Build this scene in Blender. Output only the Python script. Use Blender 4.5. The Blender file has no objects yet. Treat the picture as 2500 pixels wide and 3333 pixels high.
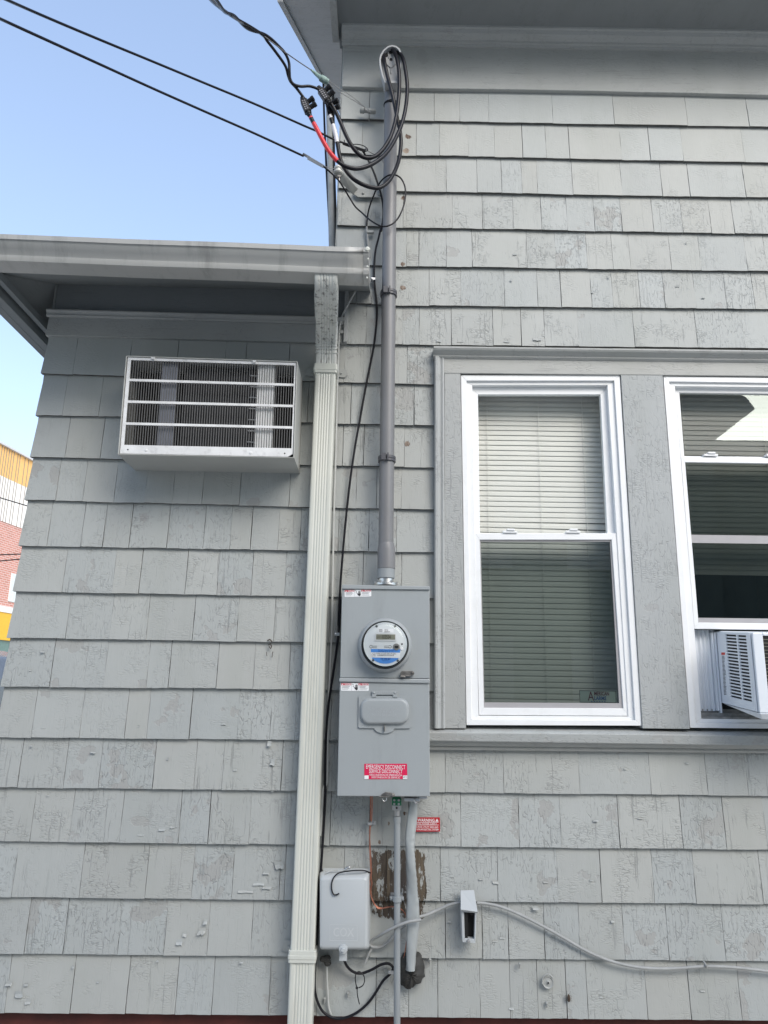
import bpy, math, random
from mathutils import Vector, Matrix
random.seed(7)
rad = math.radians
scene = bpy.context.scene
col = scene.collection

# ------------------------------------------------------------ camera
D = 2.75; CZ = 1.6
F = 2487.0; CX = 1250.0; CY = 1666.5
PITCH = math.atan(2487.0/10486.0); ROLL = 0.0165
FWD = Vector((0, math.cos(PITCH), math.sin(PITCH)))
UP0 = Vector((0, -math.sin(PITCH), math.cos(PITCH)))
RT0 = Vector((1, 0, 0))
RT = RT0*math.cos(ROLL) + UP0*math.sin(ROLL)
UP = UP0*math.cos(ROLL) - RT0*math.sin(ROLL)
CAM = Vector((0, -D, CZ))
cd = bpy.data.cameras.new("camera"); cam = bpy.data.objects.new("camera", cd); col.objects.link(cam)
m = Matrix.Identity(4)
for r in range(3):
    m[r][0] = RT[r]; m[r][1] = UP[r]; m[r][2] = -FWD[r]; m[r][3] = CAM[r]
cam.matrix_world = m
cd.sensor_fit = 'HORIZONTAL'; cd.sensor_width = 36.0; cd.lens = 36.0*F/2500.0
cd.clip_start = 0.05; cd.clip_end = 2000
scene.camera = cam

# ------------------------------------------------------------ sky, sun, exposure
SUN_EL = 34.0; SUN_AZ = 28.0      # azimuth measured from -Y (behind the camera) towards +X
w = bpy.data.worlds.new("World"); scene.world = w; w.use_nodes = True
nt = w.node_tree; nt.nodes.clear()
sky = nt.nodes.new('ShaderNodeTexSky'); sky.sky_type = 'NISHITA'; sky.sun_disc = False
sky.sun_elevation = rad(SUN_EL); sky.sun_rotation = rad(180-SUN_AZ)
sky.air_density = 1.0; sky.dust_density = 0.8; sky.ozone_density = 1.6; sky.altitude = 10
bg = nt.nodes.new('ShaderNodeBackground'); bg.inputs[1].default_value = 0.15
out = nt.nodes.new('ShaderNodeOutputWorld')
gm_ = nt.nodes.new('ShaderNodeGamma'); gm_.inputs[1].default_value = .62      # soft, slightly hazy summer sky
hs_ = nt.nodes.new('ShaderNodeHueSaturation'); hs_.inputs['Hue'].default_value = .507; hs_.inputs['Saturation'].default_value = 1.10; hs_.inputs['Value'].default_value = 1.24
nt.links.new(sky.outputs[0], gm_.inputs[0]); nt.links.new(gm_.outputs[0], hs_.inputs['Color']); nt.links.new(hs_.outputs[0], bg.inputs[0]); nt.links.new(bg.outputs[0], out.inputs[0])
sd = bpy.data.lights.new("sun", 'SUN'); sd.energy = 1.5; sd.angle = rad(44); sd.color = (1.0, 0.945, 0.85)
sun = bpy.data.objects.new("sun", sd); col.objects.link(sun)
sdir = Vector((math.sin(rad(SUN_AZ))*math.cos(rad(SUN_EL)), -math.cos(rad(SUN_AZ))*math.cos(rad(SUN_EL)), math.sin(rad(SUN_EL))))
sun.rotation_euler = sdir.to_track_quat('Z', 'Y').to_euler()
sun.location = (2, -6, 8)
scene.view_settings.view_transform = 'Standard'; scene.view_settings.look = 'None'
scene.view_settings.exposure = 1.52; scene.view_settings.gamma = 1.0

# ------------------------------------------------------------ geometry of the view: photo pixel -> point on a plane
def ray(u, v): return FWD*F + RT*(u-CX) - UP*(v-CY)
def P(u, v, y):
    d = ray(u, v); return CAM + d*((y+D)/d.y)
def PX(u, v, x):
    d = ray(u, v); return CAM + d*(x/d.x)
def c1(X, Y): return (900+.3617*X, .3617*Y)            # close-up crops the measurements come from
def c2(X, Y): return (1000+.3165*X, 700+.3165*Y)
def c3(X, Y): return (1000+.3165*X, 1350+.3165*Y)
def c4(X, Y): return (900+.3617*X, 2550+.3617*Y)
def c5(X, Y): return (1350+.6932*X, 1050+.6932*Y)
def c6(X, Y): return (1350+.6932*X, 2400+.6932*Y)
def c7(X, Y): return (.663*X, .663*Y)
def c8(X, Y): return (1080+.205*X, 1900+.205*Y)
def c9(X, Y): return (1080+.205*X, 2200+.205*Y)
def c10(X, Y): return (380+.3737*X, 1130+.3737*Y)
def c11(X, Y): return (2100+.2486*X, 1900+.2486*Y)
def c12(X, Y): return (950+.2261*X, 750+.2261*Y)
def c13(X, Y): return (1000+.3618*X, 1850+.3618*Y)
def c14(X, Y): return (1800+.1808*X, 2150+.1808*Y)
def c15(X, Y): return (1300+.1206*X, 2580+.1206*Y)

# ------------------------------------------------------------ materials
MATS = {}
def nodes_for(name):
    m = bpy.data.materials.new(name); m.use_nodes = True
    t = m.node_tree; b = t.nodes['Principled BSDF']
    return m, t, b
def N(t, typ, **kw):
    n = t.nodes.new(typ)
    for k, v in kw.items():
        if k.startswith('i_'):
            key = k[2:]
            n.inputs[int(key) if key.isdigit() else key].default_value = v
        else: setattr(n, k, v)
    return n
def L(t, a, b): t.links.new(a, b)
def math_n(t, op, a, b=None, clamp=False):
    n = t.nodes.new('ShaderNodeMath'); n.operation = op; n.use_clamp = clamp
    for i, x in enumerate((a, b)):
        if x is None: continue
        if isinstance(x, (int, float)): n.inputs[i].default_value = x
        else: t.links.new(x, n.inputs[i])
    return n.outputs[0]
def ramp(t, fac, p0, p1, c0=(0,0,0,1), c1_=(1,1,1,1)):
    n = t.nodes.new('ShaderNodeValToRGB'); e = n.color_ramp.elements
    e[0].position = p0; e[1].position = p1; e[0].color = c0; e[1].color = c1_
    t.links.new(fac, n.inputs[0]); return n.outputs[0]
def mixc(t, fac, a, b, typ='MIX'):
    n = t.nodes.new('ShaderNodeMix'); n.data_type = 'RGBA'; n.blend_type = typ
    for i, x in ((0, fac), (6, a), (7, b)):
        if isinstance(x, (int, float)): n.inputs[i].default_value = x
        elif isinstance(x, tuple): n.inputs[i].default_value = (*x[:3], 1)
        else: t.links.new(x, n.inputs[i])
    return n.outputs[2]
def objco(t, scale=(1,1,1), loc=(0,0,0)):
    tc = t.nodes.new('ShaderNodeTexCoord'); mp = t.nodes.new('ShaderNodeMapping')
    mp.inputs['Scale'].default_value = scale; mp.inputs['Location'].default_value = loc
    t.links.new(tc.outputs['Object'], mp.inputs['Vector']); return mp.outputs[0]
def simple(name, c, rough=.5, metal=0.0, var=.08, vscale=12, bump=.0, bscale=60, dirt=None, dscale=(8,8,8), damt=.4, stretch=(1,1,1)):
    """a plain material: base colour with slow mottling, optional dirt blotches and fine bump"""
    if name in MATS: return MATS[name]
    m, t, b = nodes_for(name)
    n1 = N(t, 'ShaderNodeTexNoise', i_Scale=vscale, i_Detail=5.0)
    L(t, objco(t, stretch), n1.inputs['Vector'])
    lo = tuple(max(0, x*(1-var)) for x in c); hi = tuple(min(1, x*(1+var)) for x in c)
    cc = mixc(t, ramp(t, n1.outputs[0], .3, .7), lo, hi)
    if dirt:
        n2 = N(t, 'ShaderNodeTexNoise', i_Scale=1.0, i_Detail=8.0, i_Roughness=.7)
        L(t, objco(t, dscale, (3,1,7)), n2.inputs['Vector'])
        cc = mixc(t, math_n(t, 'MULTIPLY', ramp(t, n2.outputs[0], .52, .68), damt), cc, dirt)
    L(t, cc, b.inputs['Base Color'])
    b.inputs['Roughness'].default_value = rough; b.inputs['Metallic'].default_value = metal
    if bump:
        n3 = N(t, 'ShaderNodeTexNoise', i_Scale=bscale, i_Detail=4.0)
        L(t, objco(t, stretch), n3.inputs['Vector'])
        bp = N(t, 'ShaderNodeBump', i_Strength=bump, i_Distance=.002)
        L(t, n3.outputs[0], bp.inputs['Height']); L(t, bp.outputs[0], b.inputs['Normal'])
    MATS[name] = m; return m

def painted_wood(name, base, crack=1.0, grain='z', bare=True, peel=1.0, wood=False, sheen=.62, horiz=False):
    """old gloss paint over wood: alligator cracks, grain, splits and flaked patches; 'rnd' differs per board"""
    m, t, b = nodes_for(name)
    tc = t.nodes.new('ShaderNodeTexCoord')
    at = N(t, 'ShaderNodeAttribute', attribute_name='rnd')
    rnd = at.outputs['Fac']
    off = N(t, 'ShaderNodeVectorMath', operation='SCALE'); off.inputs[0].default_value = (13.7, 5.1, 9.3)
    L(t, rnd, off.inputs['Scale'])
    add = N(t, 'ShaderNodeVectorMath', operation='ADD')
    L(t, tc.outputs['Object'], add.inputs[0]); L(t, off.outputs[0], add.inputs[1])
    co = add.outputs[0]
    def mapd(v, s, l=(0,0,0)):
        mp = t.nodes.new('ShaderNodeMapping'); mp.inputs['Scale'].default_value = s; mp.inputs['Location'].default_value = l
        L(t, v, mp.inputs['Vector']); return mp.outputs[0]
    # warped coordinates for the cracks
    wn = N(t, 'ShaderNodeTexNoise', i_Scale=38.0, i_Detail=3.0); L(t, co, wn.inputs['Vector'])
    ws = N(t, 'ShaderNodeVectorMath', operation='MULTIPLY_ADD')
    L(t, wn.outputs['Color'], ws.inputs[0]); ws.inputs[1].default_value = (.009, .0, .009); L(t, co, ws.inputs[2])
    gs = (1, 1, .24) if not horiz else (.35, 1, 1)
    vor = N(t, 'ShaderNodeTexVoronoi', feature='DISTANCE_TO_EDGE', i_Scale=1.0)
    L(t, mapd(ws.outputs[0], (92*gs[0], 6, 92*gs[2])), vor.inputs['Vector'])
    vorb = N(t, 'ShaderNodeTexVoronoi', feature='DISTANCE_TO_EDGE', i_Scale=1.0)
    L(t, mapd(ws.outputs[0], (46, 4, 135) if not horiz else (24, 4, 90), (4,2,9)), vorb.inputs['Vector'])
    lineA = ramp(t, vor.outputs['Distance'], .0, .07, (1,1,1,1), (0,0,0,1))
    lineB = ramp(t, vorb.outputs['Distance'], .0, .085, (1,1,1,1), (0,0,0,1))
    mk = N(t, 'ShaderNodeTexNoise', i_Scale=9.0, i_Detail=3.0); L(t, co, mk.inputs['Vector'])
    mkr = math_n(t, 'ADD', mk.outputs[0], math_n(t, 'MULTIPLY', math_n(t, 'SUBTRACT', rnd, .5), .22))
    maskA = ramp(t, mkr, .44, .60)
    mk2 = N(t, 'ShaderNodeTexNoise', i_Scale=11.0, i_Detail=3.0); L(t, mapd(co, (1,1,1), (7,3,2)), mk2.inputs['Vector'])
    maskB = ramp(t, mk2.outputs[0], .50, .62)
    # break the lines up
    br = N(t, 'ShaderNodeTexNoise', i_Scale=70.0, i_Detail=2.0); L(t, co, br.inputs['Vector'])
    brk = ramp(t, br.outputs[0], .42, .55)
    cracks = math_n(t, 'MULTIPLY', math_n(t, 'MAXIMUM', math_n(t, 'MULTIPLY', lineA, maskA), math_n(t, 'MULTIPLY', lineB, maskB)), brk)
    # vertical splits following the grain
    gsc = (150, 8, 5) if not horiz else (5, 8, 150)
    sp = N(t, 'ShaderNodeTexNoise', i_Scale=1.0, i_Detail=3.0); L(t, mapd(ws.outputs[0], gsc), sp.inputs['Vector'])
    split = math_n(t, 'MULTIPLY', ramp(t, sp.outputs[0], .63, .68), ramp(t, mk2.outputs[0], .38, .52))
    cracks = math_n(t, 'MAXIMUM', cracks, math_n(t, 'MULTIPLY', split, 1.0))
    wa_ = N(t, 'ShaderNodeAttribute', attribute_name='wear').outputs['Fac']
    cracks = math_n(t, 'MULTIPLY', math_n(t, 'MULTIPLY', cracks, crack), wa_)
    # fine grain
    gsc2 = (420, 10, 22) if not horiz else (22, 10, 420)
    gr = N(t, 'ShaderNodeTexNoise', i_Scale=1.0, i_Detail=3.0); L(t, mapd(co, gsc2), gr.inputs['Vector'])
    # flaked patches: a layer of paint gone, an older matt grey below
    pn = N(t, 'ShaderNodeTexNoise', i_Scale=7.5, i_Detail=4.0, i_Roughness=.55); L(t, mapd(ws.outputs[0], (1,1,1), (21,3,5)), pn.inputs['Vector'])
    pnr = math_n(t, 'ADD', pn.outputs[0], math_n(t, 'MULTIPLY', math_n(t, 'SUBTRACT', rnd, .5), .16))
    peelm = math_n(t, 'MULTIPLY', ramp(t, pnr, .662, .672), math_n(t, 'MULTIPLY', math_n(t, 'GREATER_THAN', N(t, 'ShaderNodeAttribute', attribute_name='wear').outputs['Fac'], .32), peel))
    # colour
    bl = N(t, 'ShaderNodeTexNoise', i_Scale=3.2, i_Detail=5.0); L(t, mapd(co, (1.6,1,.8), (2,2,2)), bl.inputs['Vector'])
    c = mixc(t, ramp(t, bl.outputs[0], .30, .70), tuple(x*.93 for x in base), tuple(x*1.06 for x in base))
    tint = mixc(t, rnd, (base[0]*1.03, base[1]*1.0, base[2]*.965), (base[0]*.965, base[1]*1.0, base[2]*1.04))
    c = mixc(t, .5, c, tint)
    rv = math_n(t, 'FRACT', math_n(t, 'MULTIPLY', rnd, 7.31))
    c = mixc(t, 1.0, c, mixc(t, rv, (.93,.93,.93), (1.0,1.0,1.0)), 'MULTIPLY')
    c = mixc(t, math_n(t, 'MULTIPLY', ramp(t, gr.outputs[0], .5, .75), .10), c, tuple(x*.6 for x in base))
    c = mixc(t, peelm, c, (base[0]*.86, base[1]*.84, base[2]*.84))
    c = mixc(t, math_n(t, 'MULTIPLY', cracks, .35), c, tuple(x*.35 for x in base))
    # slow weather stains running down
    st = N(t, 'ShaderNodeTexNoise', i_Scale=1.0, i_Detail=6.0); L(t, mapd(tc.outputs['Object'], (9, 3, 1.6)), st.inputs['Vector'])
    c = mixc(t, math_n(t, 'MULTIPLY', ramp(t, st.outputs[0], .50, .75), .22), c, (base[0]*.70, base[1]*.72, base[2]*.66))
    hgt = math_n(t, 'SUBTRACT', 0.5, math_n(t, 'MULTIPLY', cracks, .9))
    hgt = math_n(t, 'ADD', hgt, math_n(t, 'MULTIPLY', gr.outputs[0], .28))
    hgt = math_n(t, 'SUBTRACT', hgt, math_n(t, 'MULTIPLY', peelm, .55))
    un = N(t, 'ShaderNodeTexNoise', i_Scale=26.0, i_Detail=3.0); L(t, co, un.inputs['Vector'])
    hgt = math_n(t, 'ADD', hgt, math_n(t, 'MULTIPLY', un.outputs[0], .5))
    # curled plates of paint between the cracks
    hgt = math_n(t, 'ADD', hgt, math_n(t, 'MULTIPLY', math_n(t, 'MULTIPLY', ramp(t, vorb.outputs['Distance'], 0, .3), maskB), .35*crack))
    if wood:
        # bare weathered wood where an old meter board was torn off
        geo = t.nodes.new('ShaderNodeNewGeometry'); sx = t.nodes.new('ShaderNodeSeparateXYZ'); L(t, geo.outputs['Position'], sx.inputs[0])
        jn = N(t, 'ShaderNodeTexNoise', i_Scale=22.0, i_Detail=6.0, i_Roughness=.7)
        L(t, mapd(tc.outputs['Object'], (1.4,1,.5)), jn.inputs['Vector'])
        jit = math_n(t, 'MULTIPLY', math_n(t, 'SUBTRACT', jn.outputs[0], .5), .10)
        p0 = P(1207, 2768, 0); p1 = P(1383, 2985, 0)
        def band(sock, a, bb, j=1.0):
            s = math_n(t, 'ADD', sock, math_n(t, 'MULTIPLY', jit, j))
            return math_n(t, 'MULTIPLY', math_n(t, 'GREATER_THAN', s, a), math_n(t, 'LESS_THAN', s, bb))
        msk = math_n(t, 'MULTIPLY', band(sx.outputs[0], p0.x, p1.x, .5), band(sx.outputs[2], p1.z, p0.z, 1.0))
        wg = N(t, 'ShaderNodeTexNoise', i_Scale=1.0, i_Detail=6.0); L(t, mapd(tc.outputs['Object'], (190, 5, 9)), wg.inputs['Vector'])
        wcol = mixc(t, ramp(t, wg.outputs[0], .35, .65), (.042,.030,.020), (.125,.095,.062))
        wn3 = N(t, 'ShaderNodeTexNoise', i_Scale=8.0, i_Detail=5.0); L(t, mapd(tc.outputs['Object'], (1.4,1,.7), (5,1,3)), wn3.inputs['Vector'])
        wcol = mixc(t, ramp(t, wn3.outputs[0], .44, .62), wcol, (.075,.06,.05))
        # left-over flecks of paint
        fl = N(t, 'ShaderNodeTexNoise', i_Scale=1.0, i_Detail=8.0, i_Roughness=.75); L(t, mapd(tc.outputs['Object'], (75, 5, 22), (1,4,8)), fl.inputs['Vector'])
        msk = math_n(t, 'MULTIPLY', msk, math_n(t, 'LESS_THAN', fl.outputs[0], .565))
        c = mixc(t, msk, c, wcol)
        # rusty screw scars and scraped spots along the mast
        spots = [(1327,197,.016),(1330,442,.012),(1322,492,.012),(1313,935,.010),(1312,860,.010),(1312,640,.012),(1325,1443,.011),(1428,1835,.013),(1318,2648,.006),(1236,2742,.006),(1236,2828,.004),(1265,2680,.004)]
        scar = None
        for (u, v, r_) in spots:
            q = P(u, v, -.012)
            vd = N(t, 'ShaderNodeVectorMath', operation='DISTANCE'); L(t, geo.outputs['Position'], vd.inputs[0]); vd.inputs[1].default_value = q
            dd = math_n(t, 'ADD', vd.outputs['Value'], math_n(t, 'MULTIPLY', math_n(t, 'SUBTRACT', fl.outputs[0], .5), .03))
            s = math_n(t, 'LESS_THAN', dd, r_)
            scar = s if scar is None else math_n(t, 'MAXIMUM', scar, s)
        rc = mixc(t, ramp(t, jn.outputs[0], .42, .58), (.07,.035,.02), (.33,.27,.22))
        c = mixc(t, scar, c, rc)
        hgt = math_n(t, 'SUBTRACT', hgt, math_n(t, 'MULTIPLY', math_n(t, 'MAXIMUM', msk, scar), .8))
    L(t, c, b.inputs['Base Color'])
    b.inputs['Roughness'].default_value = sheen
    bp = N(t, 'ShaderNodeBump', i_Strength=.55, i_Distance=.0022)
    L(t, hgt, bp.inputs['Height']); L(t, bp.outputs[0], b.inputs['Normal'])
    MATS[name] = m; return m

WALL = (.386, .400, .389)
M_SH = painted_wood('shingle paint', WALL, wood=True)
M_TRIM = painted_wood('trim paint vertical', (.385, .398, .395), crack=.9, peel=.6)
M_TRIMH = painted_wood('trim paint horizontal', (.385, .395, .385), crack=.6, peel=.6, horiz=True)
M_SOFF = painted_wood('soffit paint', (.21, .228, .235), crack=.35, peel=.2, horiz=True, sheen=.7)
M_RAKE = painted_wood('rake soffit paint', (.40, .41, .41), crack=1.0, peel=.5, horiz=True, sheen=.7)
M_DARK = simple('dark gap', (.02,.02,.02), .9)
M_FOUND = simple('red foundation paint', (.085,.016,.012), .7, var=.3, bump=.4, bscale=40)
M_VINYL = simple('white vinyl', (.80,.81,.82), .35, var=.02, dirt=(.62,.62,.58), dscale=(14,14,14), damt=.2)
M_GREYV = simple('grey sash stop', (.36,.35,.36), .5, var=.05)
M_GUT = simple('gutter aluminium paint', (.41,.41,.395), .38, var=.07, vscale=3, stretch=(1,1,3), dirt=(.20,.20,.19), dscale=(14,4,2), damt=.5)
M_DS = simple('downspout paint', (.56,.57,.52), .42, var=.04, vscale=5, dirt=(.40,.39,.34), dscale=(22,22,3), damt=.35)
M_DSG = simple('grimy downspout paint', (.56,.57,.54), .5, var=.1, dirt=(.03,.03,.03), dscale=(60,60,16), damt=1.0)
M_CAB = simple('grey enamel', (.315,.338,.348), .40, var=.035, vscale=4, dirt=(.25,.27,.27), dscale=(16,16,3), damt=.35, bump=.05, bscale=30)
M_PVC = simple('grey pvc', (.176,.177,.184), .45, var=.07, vscale=6)
M_PVC2 = simple('light grey pvc', (.26,.28,.292), .45, var=.07, vscale=6)
M_PVCD = simple('dark grey clamp', (.07,.07,.08), .45)
M_HEAD = simple('weatherhead plastic', (.36,.37,.38), .5, var=.05)
M_BLK = simple('black cable jacket', (.012,.012,.016), .32, var=.2)
M_BLKS = simple('black insulating boot', (.018,.018,.020), .45, var=.2)
M_RED = simple('red tape', (.62,.02,.03), .38, var=.1)
M_WHT = simple('white tape', (.72,.72,.74), .45, var=.05)
M_ALU = simple('bright aluminium', (.62,.62,.62), .35, 1.0, var=.1)
M_ZINC = simple('zinc plated steel', (.42,.42,.42), .45, .7, var=.2, vscale=40)
M_STEEL = simple('worn steel', (.22,.21,.20), .45, .8, var=.3, vscale=60)
M_PAINTM = simple('paint covered metal', (.34,.35,.34), .55, var=.12, vscale=30, bump=.3, bscale=90)
M_CERA = simple('white porcelain', (.60,.60,.56), .3, var=.1, dirt=(.2,.2,.18), damt=.6, dscale=(40,40,40))
M_GREENC = simple('verdigris clamp', (.23,.33,.30), .6, var=.25, vscale=60)
M_COPP = simple('copper strand', (.50,.215,.15), .38, .85, var=.25, vscale=90)
M_GRNF = simple('green connector', (.015,.17,.075), .45, var=.3, vscale=80)
M_GRYC = simple('painted grey cable', (.31,.32,.32), .55, var=.12, vscale=30)
M_LTC = simple('light grey cable', (.43,.44,.43), .5, var=.08, vscale=30)
M_BOX = simple('enclosure plastic', (.43,.455,.468), .42, var=.03, vscale=4, dirt=(.35,.36,.36), damt=.25, dscale=(5,5,5), bump=.08, bscale=300)
M_PUTTY = simple('duct seal putty', (.040,.040,.038), .75, var=.3, vscale=25, bump=.5, bscale=35)
M_SLEEVE = simple('silver grey sleeve', (.36,.385,.39), .28, .15, var=.2, vscale=9, bump=1.0, bscale=17, stretch=(1,1,.6))
M_ACF = simple('weathered grille metal', (.74,.74,.74), .42, .1, var=.1, vscale=14, dirt=(.30,.30,.30), dscale=(30,30,30), damt=.35)
M_ACC = simple('air conditioner case', (.40,.405,.385), .5, var=.06, vscale=6)
M_ACW = simple('white appliance plastic', (.70,.74,.79), .35, var=.02)
M_ACB = simple('appliance interior', (.004,.004,.0045), .7, var=.3)
M_FIN = simple('coil fins', (.012,.012,.014), .6, .0, var=.3, vscale=60, stretch=(1,1,6))
M_SHINY = simple('bright inner sheet', (.95,.95,.92), .35, .0, var=.12, vscale=20)
M_DULLS = simple('dull inner sheet', (.30,.305,.34), .4, .5, var=.12, vscale=20)
M_STW = simple('label white', (.78,.79,.80), .45, var=.02)
M_STR = simple('label red', (.50,.045,.07), .45, var=.03)
M_STR2 = simple('label crimson', (.62,.010,.075), .45, var=.03)
M_WARN = simple('sign red', (.42,.010,.018), .4, var=.04)
M_INK = simple('label ink', (.03,.03,.035), .5)
M_BLUE = simple('label blue', (.075,.27,.70), .45, var=.02)
M_INKB = simple('label navy ink', (.01,.05,.22), .5)
M_LCD = simple('lcd', (.22,.22,.17), .3, var=.05)
M_LCDF = simple('lcd frame', (.62,.63,.63), .4)
M_BLIND = simple('blind slats', (.70,.69,.655), .5, var=.03)
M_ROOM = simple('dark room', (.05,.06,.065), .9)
M_ROOF = simple('asphalt shingle', (.06,.06,.06), .9, var=.3, vscale=50)
M_BROWN = simple('insect shell', (.055,.035,.022), .5, var=.4, vscale=300)
M_ALARM = simple('alarm sticker back', (.45,.52,.48), .5, var=.03)

for mm_ in (M_BLK, M_BLKS): mm_.node_tree.nodes['Principled BSDF'].inputs['Specular IOR Level'].default_value = .22
def glass(name, tint, refl=.10, fk=1.6):
    m = bpy.data.materials.new(name); m.use_nodes = True; t = m.node_tree; t.nodes.clear()
    o = t.nodes.new('ShaderNodeOutputMaterial'); tr = t.nodes.new('ShaderNodeBsdfTransparent'); gl = t.nodes.new('ShaderNodeBsdfGlossy')
    tr.inputs[0].default_value = (*tint, 1); gl.inputs['Roughness'].default_value = .01; gl.inputs[0].default_value = (.9,1,.96,1)
    nz = N(t, 'ShaderNodeTexNoise', i_Scale=3.0, i_Detail=1.0); L(t, objco(t), nz.inputs['Vector'])
    bp = N(t, 'ShaderNodeBump', i_Strength=.12, i_Distance=.002); L(t, nz.outputs[0], bp.inputs['Height']); L(t, bp.outputs[0], gl.inputs['Normal'])
    fr = t.nodes.new('ShaderNodeFresnel'); fr.inputs[0].default_value = 1.5
    f = math_n(t, 'ADD', math_n(t, 'MULTIPLY', fr.outputs[0], fk), refl, True)
    mx = t.nodes.new('ShaderNodeMixShader'); L(t, f, mx.inputs[0]); L(t, tr.outputs[0], mx.inputs[1]); L(t, gl.outputs[0], mx.inputs[2]); L(t, mx.outputs[0], o.inputs[0])
    MATS[name] = m; return m
M_GLU = glass('upper window glass', (.97,.98,.97), .035, .9)
M_GLL = glass('lower window glass behind screen', (.41,.445,.43), .02)
M_GLM = glass('meter glass', (.99,.99,.99), .0, .45)

# ------------------------------------------------------------ mesh helpers
ORG = {}
TILT = None
class MB:
    wear = 1.0
    def __init__(s): s.wl = []; s.v = []; s.f = []; s.a = []; s.cur = 0.5; s.mi = []; s.mcur = 0
    def add(s, vs, fs):
        b = len(s.v); s.v += [tuple(p) for p in vs]
        for f in fs: s.f.append(tuple(i+b for i in f)); s.a.append(s.cur); s.mi.append(s.mcur); s.wl.append(s.wear)
    def box(s, x0, x1, y0, y1, z0, z1):
        s.add([(x0,y0,z0),(x1,y0,z0),(x1,y1,z0),(x0,y1,z0),(x0,y0,z1),(x1,y0,z1),(x1,y1,z1),(x0,y1,z1)],
              [(0,3,2,1),(4,5,6,7),(0,1,5,4),(1,2,6,5),(2,3,7,6),(3,0,4,7)])
    def boxc(s, c, sx, sy, sz): s.box(c[0]-sx/2, c[0]+sx/2, c[1]-sy/2, c[1]+sy/2, c[2]-sz/2, c[2]+sz/2)
    def prism(s, pts, y0, y1):
        """polygon of (x,z) seen from the front, extruded from y0 (front) to y1"""
        n = len(pts)
        s.add([(p[0], y0, p[1]) for p in pts]+[(p[0], y1, p[1]) for p in pts],
              [tuple(range(n)), tuple(reversed(range(n, 2*n)))]+[(i, n+i, n+(i+1) % n, (i+1) % n) for i in range(n)])
    def hexa(s, q, y0, y1): s.prism([(p[0], p[2] if len(p) > 2 else p[1]) for p in q], y0, y1)
    def ring(s, o, i, y0, y1):
        """mitred frame between two 4-corner loops"""
        o = [(p[0], p[2]) for p in o]; i = [(p[0], p[2]) for p in i]
        for k in range(4):
            j = (k+1) % 4
            s.prism([o[k], o[j], i[j], i[k]], y0, y1)
    def tube(s, pts, r, seg=10, caps=True):
        pts = [Vector(p) for p in pts]; n = len(pts)
        rr = r if isinstance(r, (list, tuple)) else [r]*n
        t = (pts[1]-pts[0]).normalized(); a = Vector((0,0,1)) if abs(t.z) < .9 else Vector((1,0,0))
        nn = t.cross(a).normalized(); vs = []
        for k in range(n):
            tt = (pts[min(k+1, n-1)]-pts[max(k-1, 0)]).normalized()
            nn = (nn - tt*nn.dot(tt)).normalized(); bb = tt.cross(nn)
            for q in range(seg):
                an = 2*math.pi*q/seg; vs.append(pts[k]+(nn*math.cos(an)+bb*math.sin(an))*rr[k])
        fs = [(k*seg+q, (k+1)*seg+q, (k+1)*seg+(q+1) % seg, k*seg+(q+1) % seg) for k in range(n-1) for q in range(seg)]
        if caps: fs += [tuple(range(seg)), tuple(reversed(range((n-1)*seg, n*seg)))]
        s.add(vs, fs)
    def cyl(s, a, b, r, seg=20): s.tube([a, b], r, seg)
    def lathe(s, prof, c, axis='z', seg=40):
        """profile of (radius, offset along the axis)"""
        vs = []
        for (r, h) in prof:
            for q in range(seg):
                an = 2*math.pi*q/seg; a = r*math.cos(an); b = r*math.sin(an)
                vs.append({'z': (c[0]+a, c[1]+b, c[2]+h), 'y': (c[0]+a, c[1]+h, c[2]+b), 'x': (c[0]+h, c[1]+a, c[2]+b)}[axis])
        n = len(prof)
        fs = [(k*seg+q, k*seg+(q+1) % seg, (k+1)*seg+(q+1) % seg, (k+1)*seg+q) for k in range(n-1) for q in range(seg)]
        fs += [tuple(range(seg)), tuple(range((n-1)*seg, n*seg))]
        s.add(vs, fs)
    def text(s, txt, cx, cz, w, h, y, depth=.0004, shear=0, off=.0):
        cu = bpy.data.curves.new('t', 'FONT'); cu.body = txt; cu.extrude = .0; cu.offset = off; cu.resolution_u = 2
        ob = bpy.data.objects.new('t', cu); col.objects.link(ob)
        dg = bpy.context.evaluated_depsgraph_get(); me = ob.evaluated_get(dg).to_mesh()
        vs = [v.co.copy() for v in me.vertices]; fs = [tuple(p.vertices) for p in me.polygons]
        ob.evaluated_get(dg).to_mesh_clear(); bpy.data.objects.remove(ob); bpy.data.curves.remove(cu)
        x0 = min(v.x for v in vs); x1 = max(v.x for v in vs); y0 = min(v.y for v in vs); y1 = max(v.y for v in vs)
        k = w/(x1-x0); k2 = h/(y1-y0)
        s.add([(cx+(v.x-(x0+x1)/2)*k, y, cz+(v.y-(y0+y1)/2)*k2) for v in vs], fs)
    def build(s, name, mat, parent=None, org=None, smooth=False, bevel=0, angle=35):
        if parent is not None: o_ = ORG[parent.name]
        elif org is not None: o_ = Vector(org)
        else:
            xs = [p[0] for p in s.v]; ys = [p[1] for p in s.v]; zs = [p[2] for p in s.v]
            o_ = Vector(((min(xs)+max(xs))/2, (min(ys)+max(ys))/2, min(zs)))
        if TILT: s.v = [(p[0], p[1], p[2]+(p[1]-TILT[0])*TILT[1]) for p in s.v]
        me = bpy.data.meshes.new(name)
        me.from_pydata([(p[0]-o_.x, p[1]-o_.y, p[2]-o_.z) for p in s.v], [], s.f)
        me.update()
        import bmesh
        bm = bmesh.new(); bm.from_mesh(me); bmesh.ops.recalc_face_normals(bm, faces=bm.faces); bm.to_mesh(me); bm.free()
        at = me.attributes.new('rnd', 'FLOAT', 'FACE')
        for i, x in enumerate(s.a): at.data[i].value = x
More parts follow.
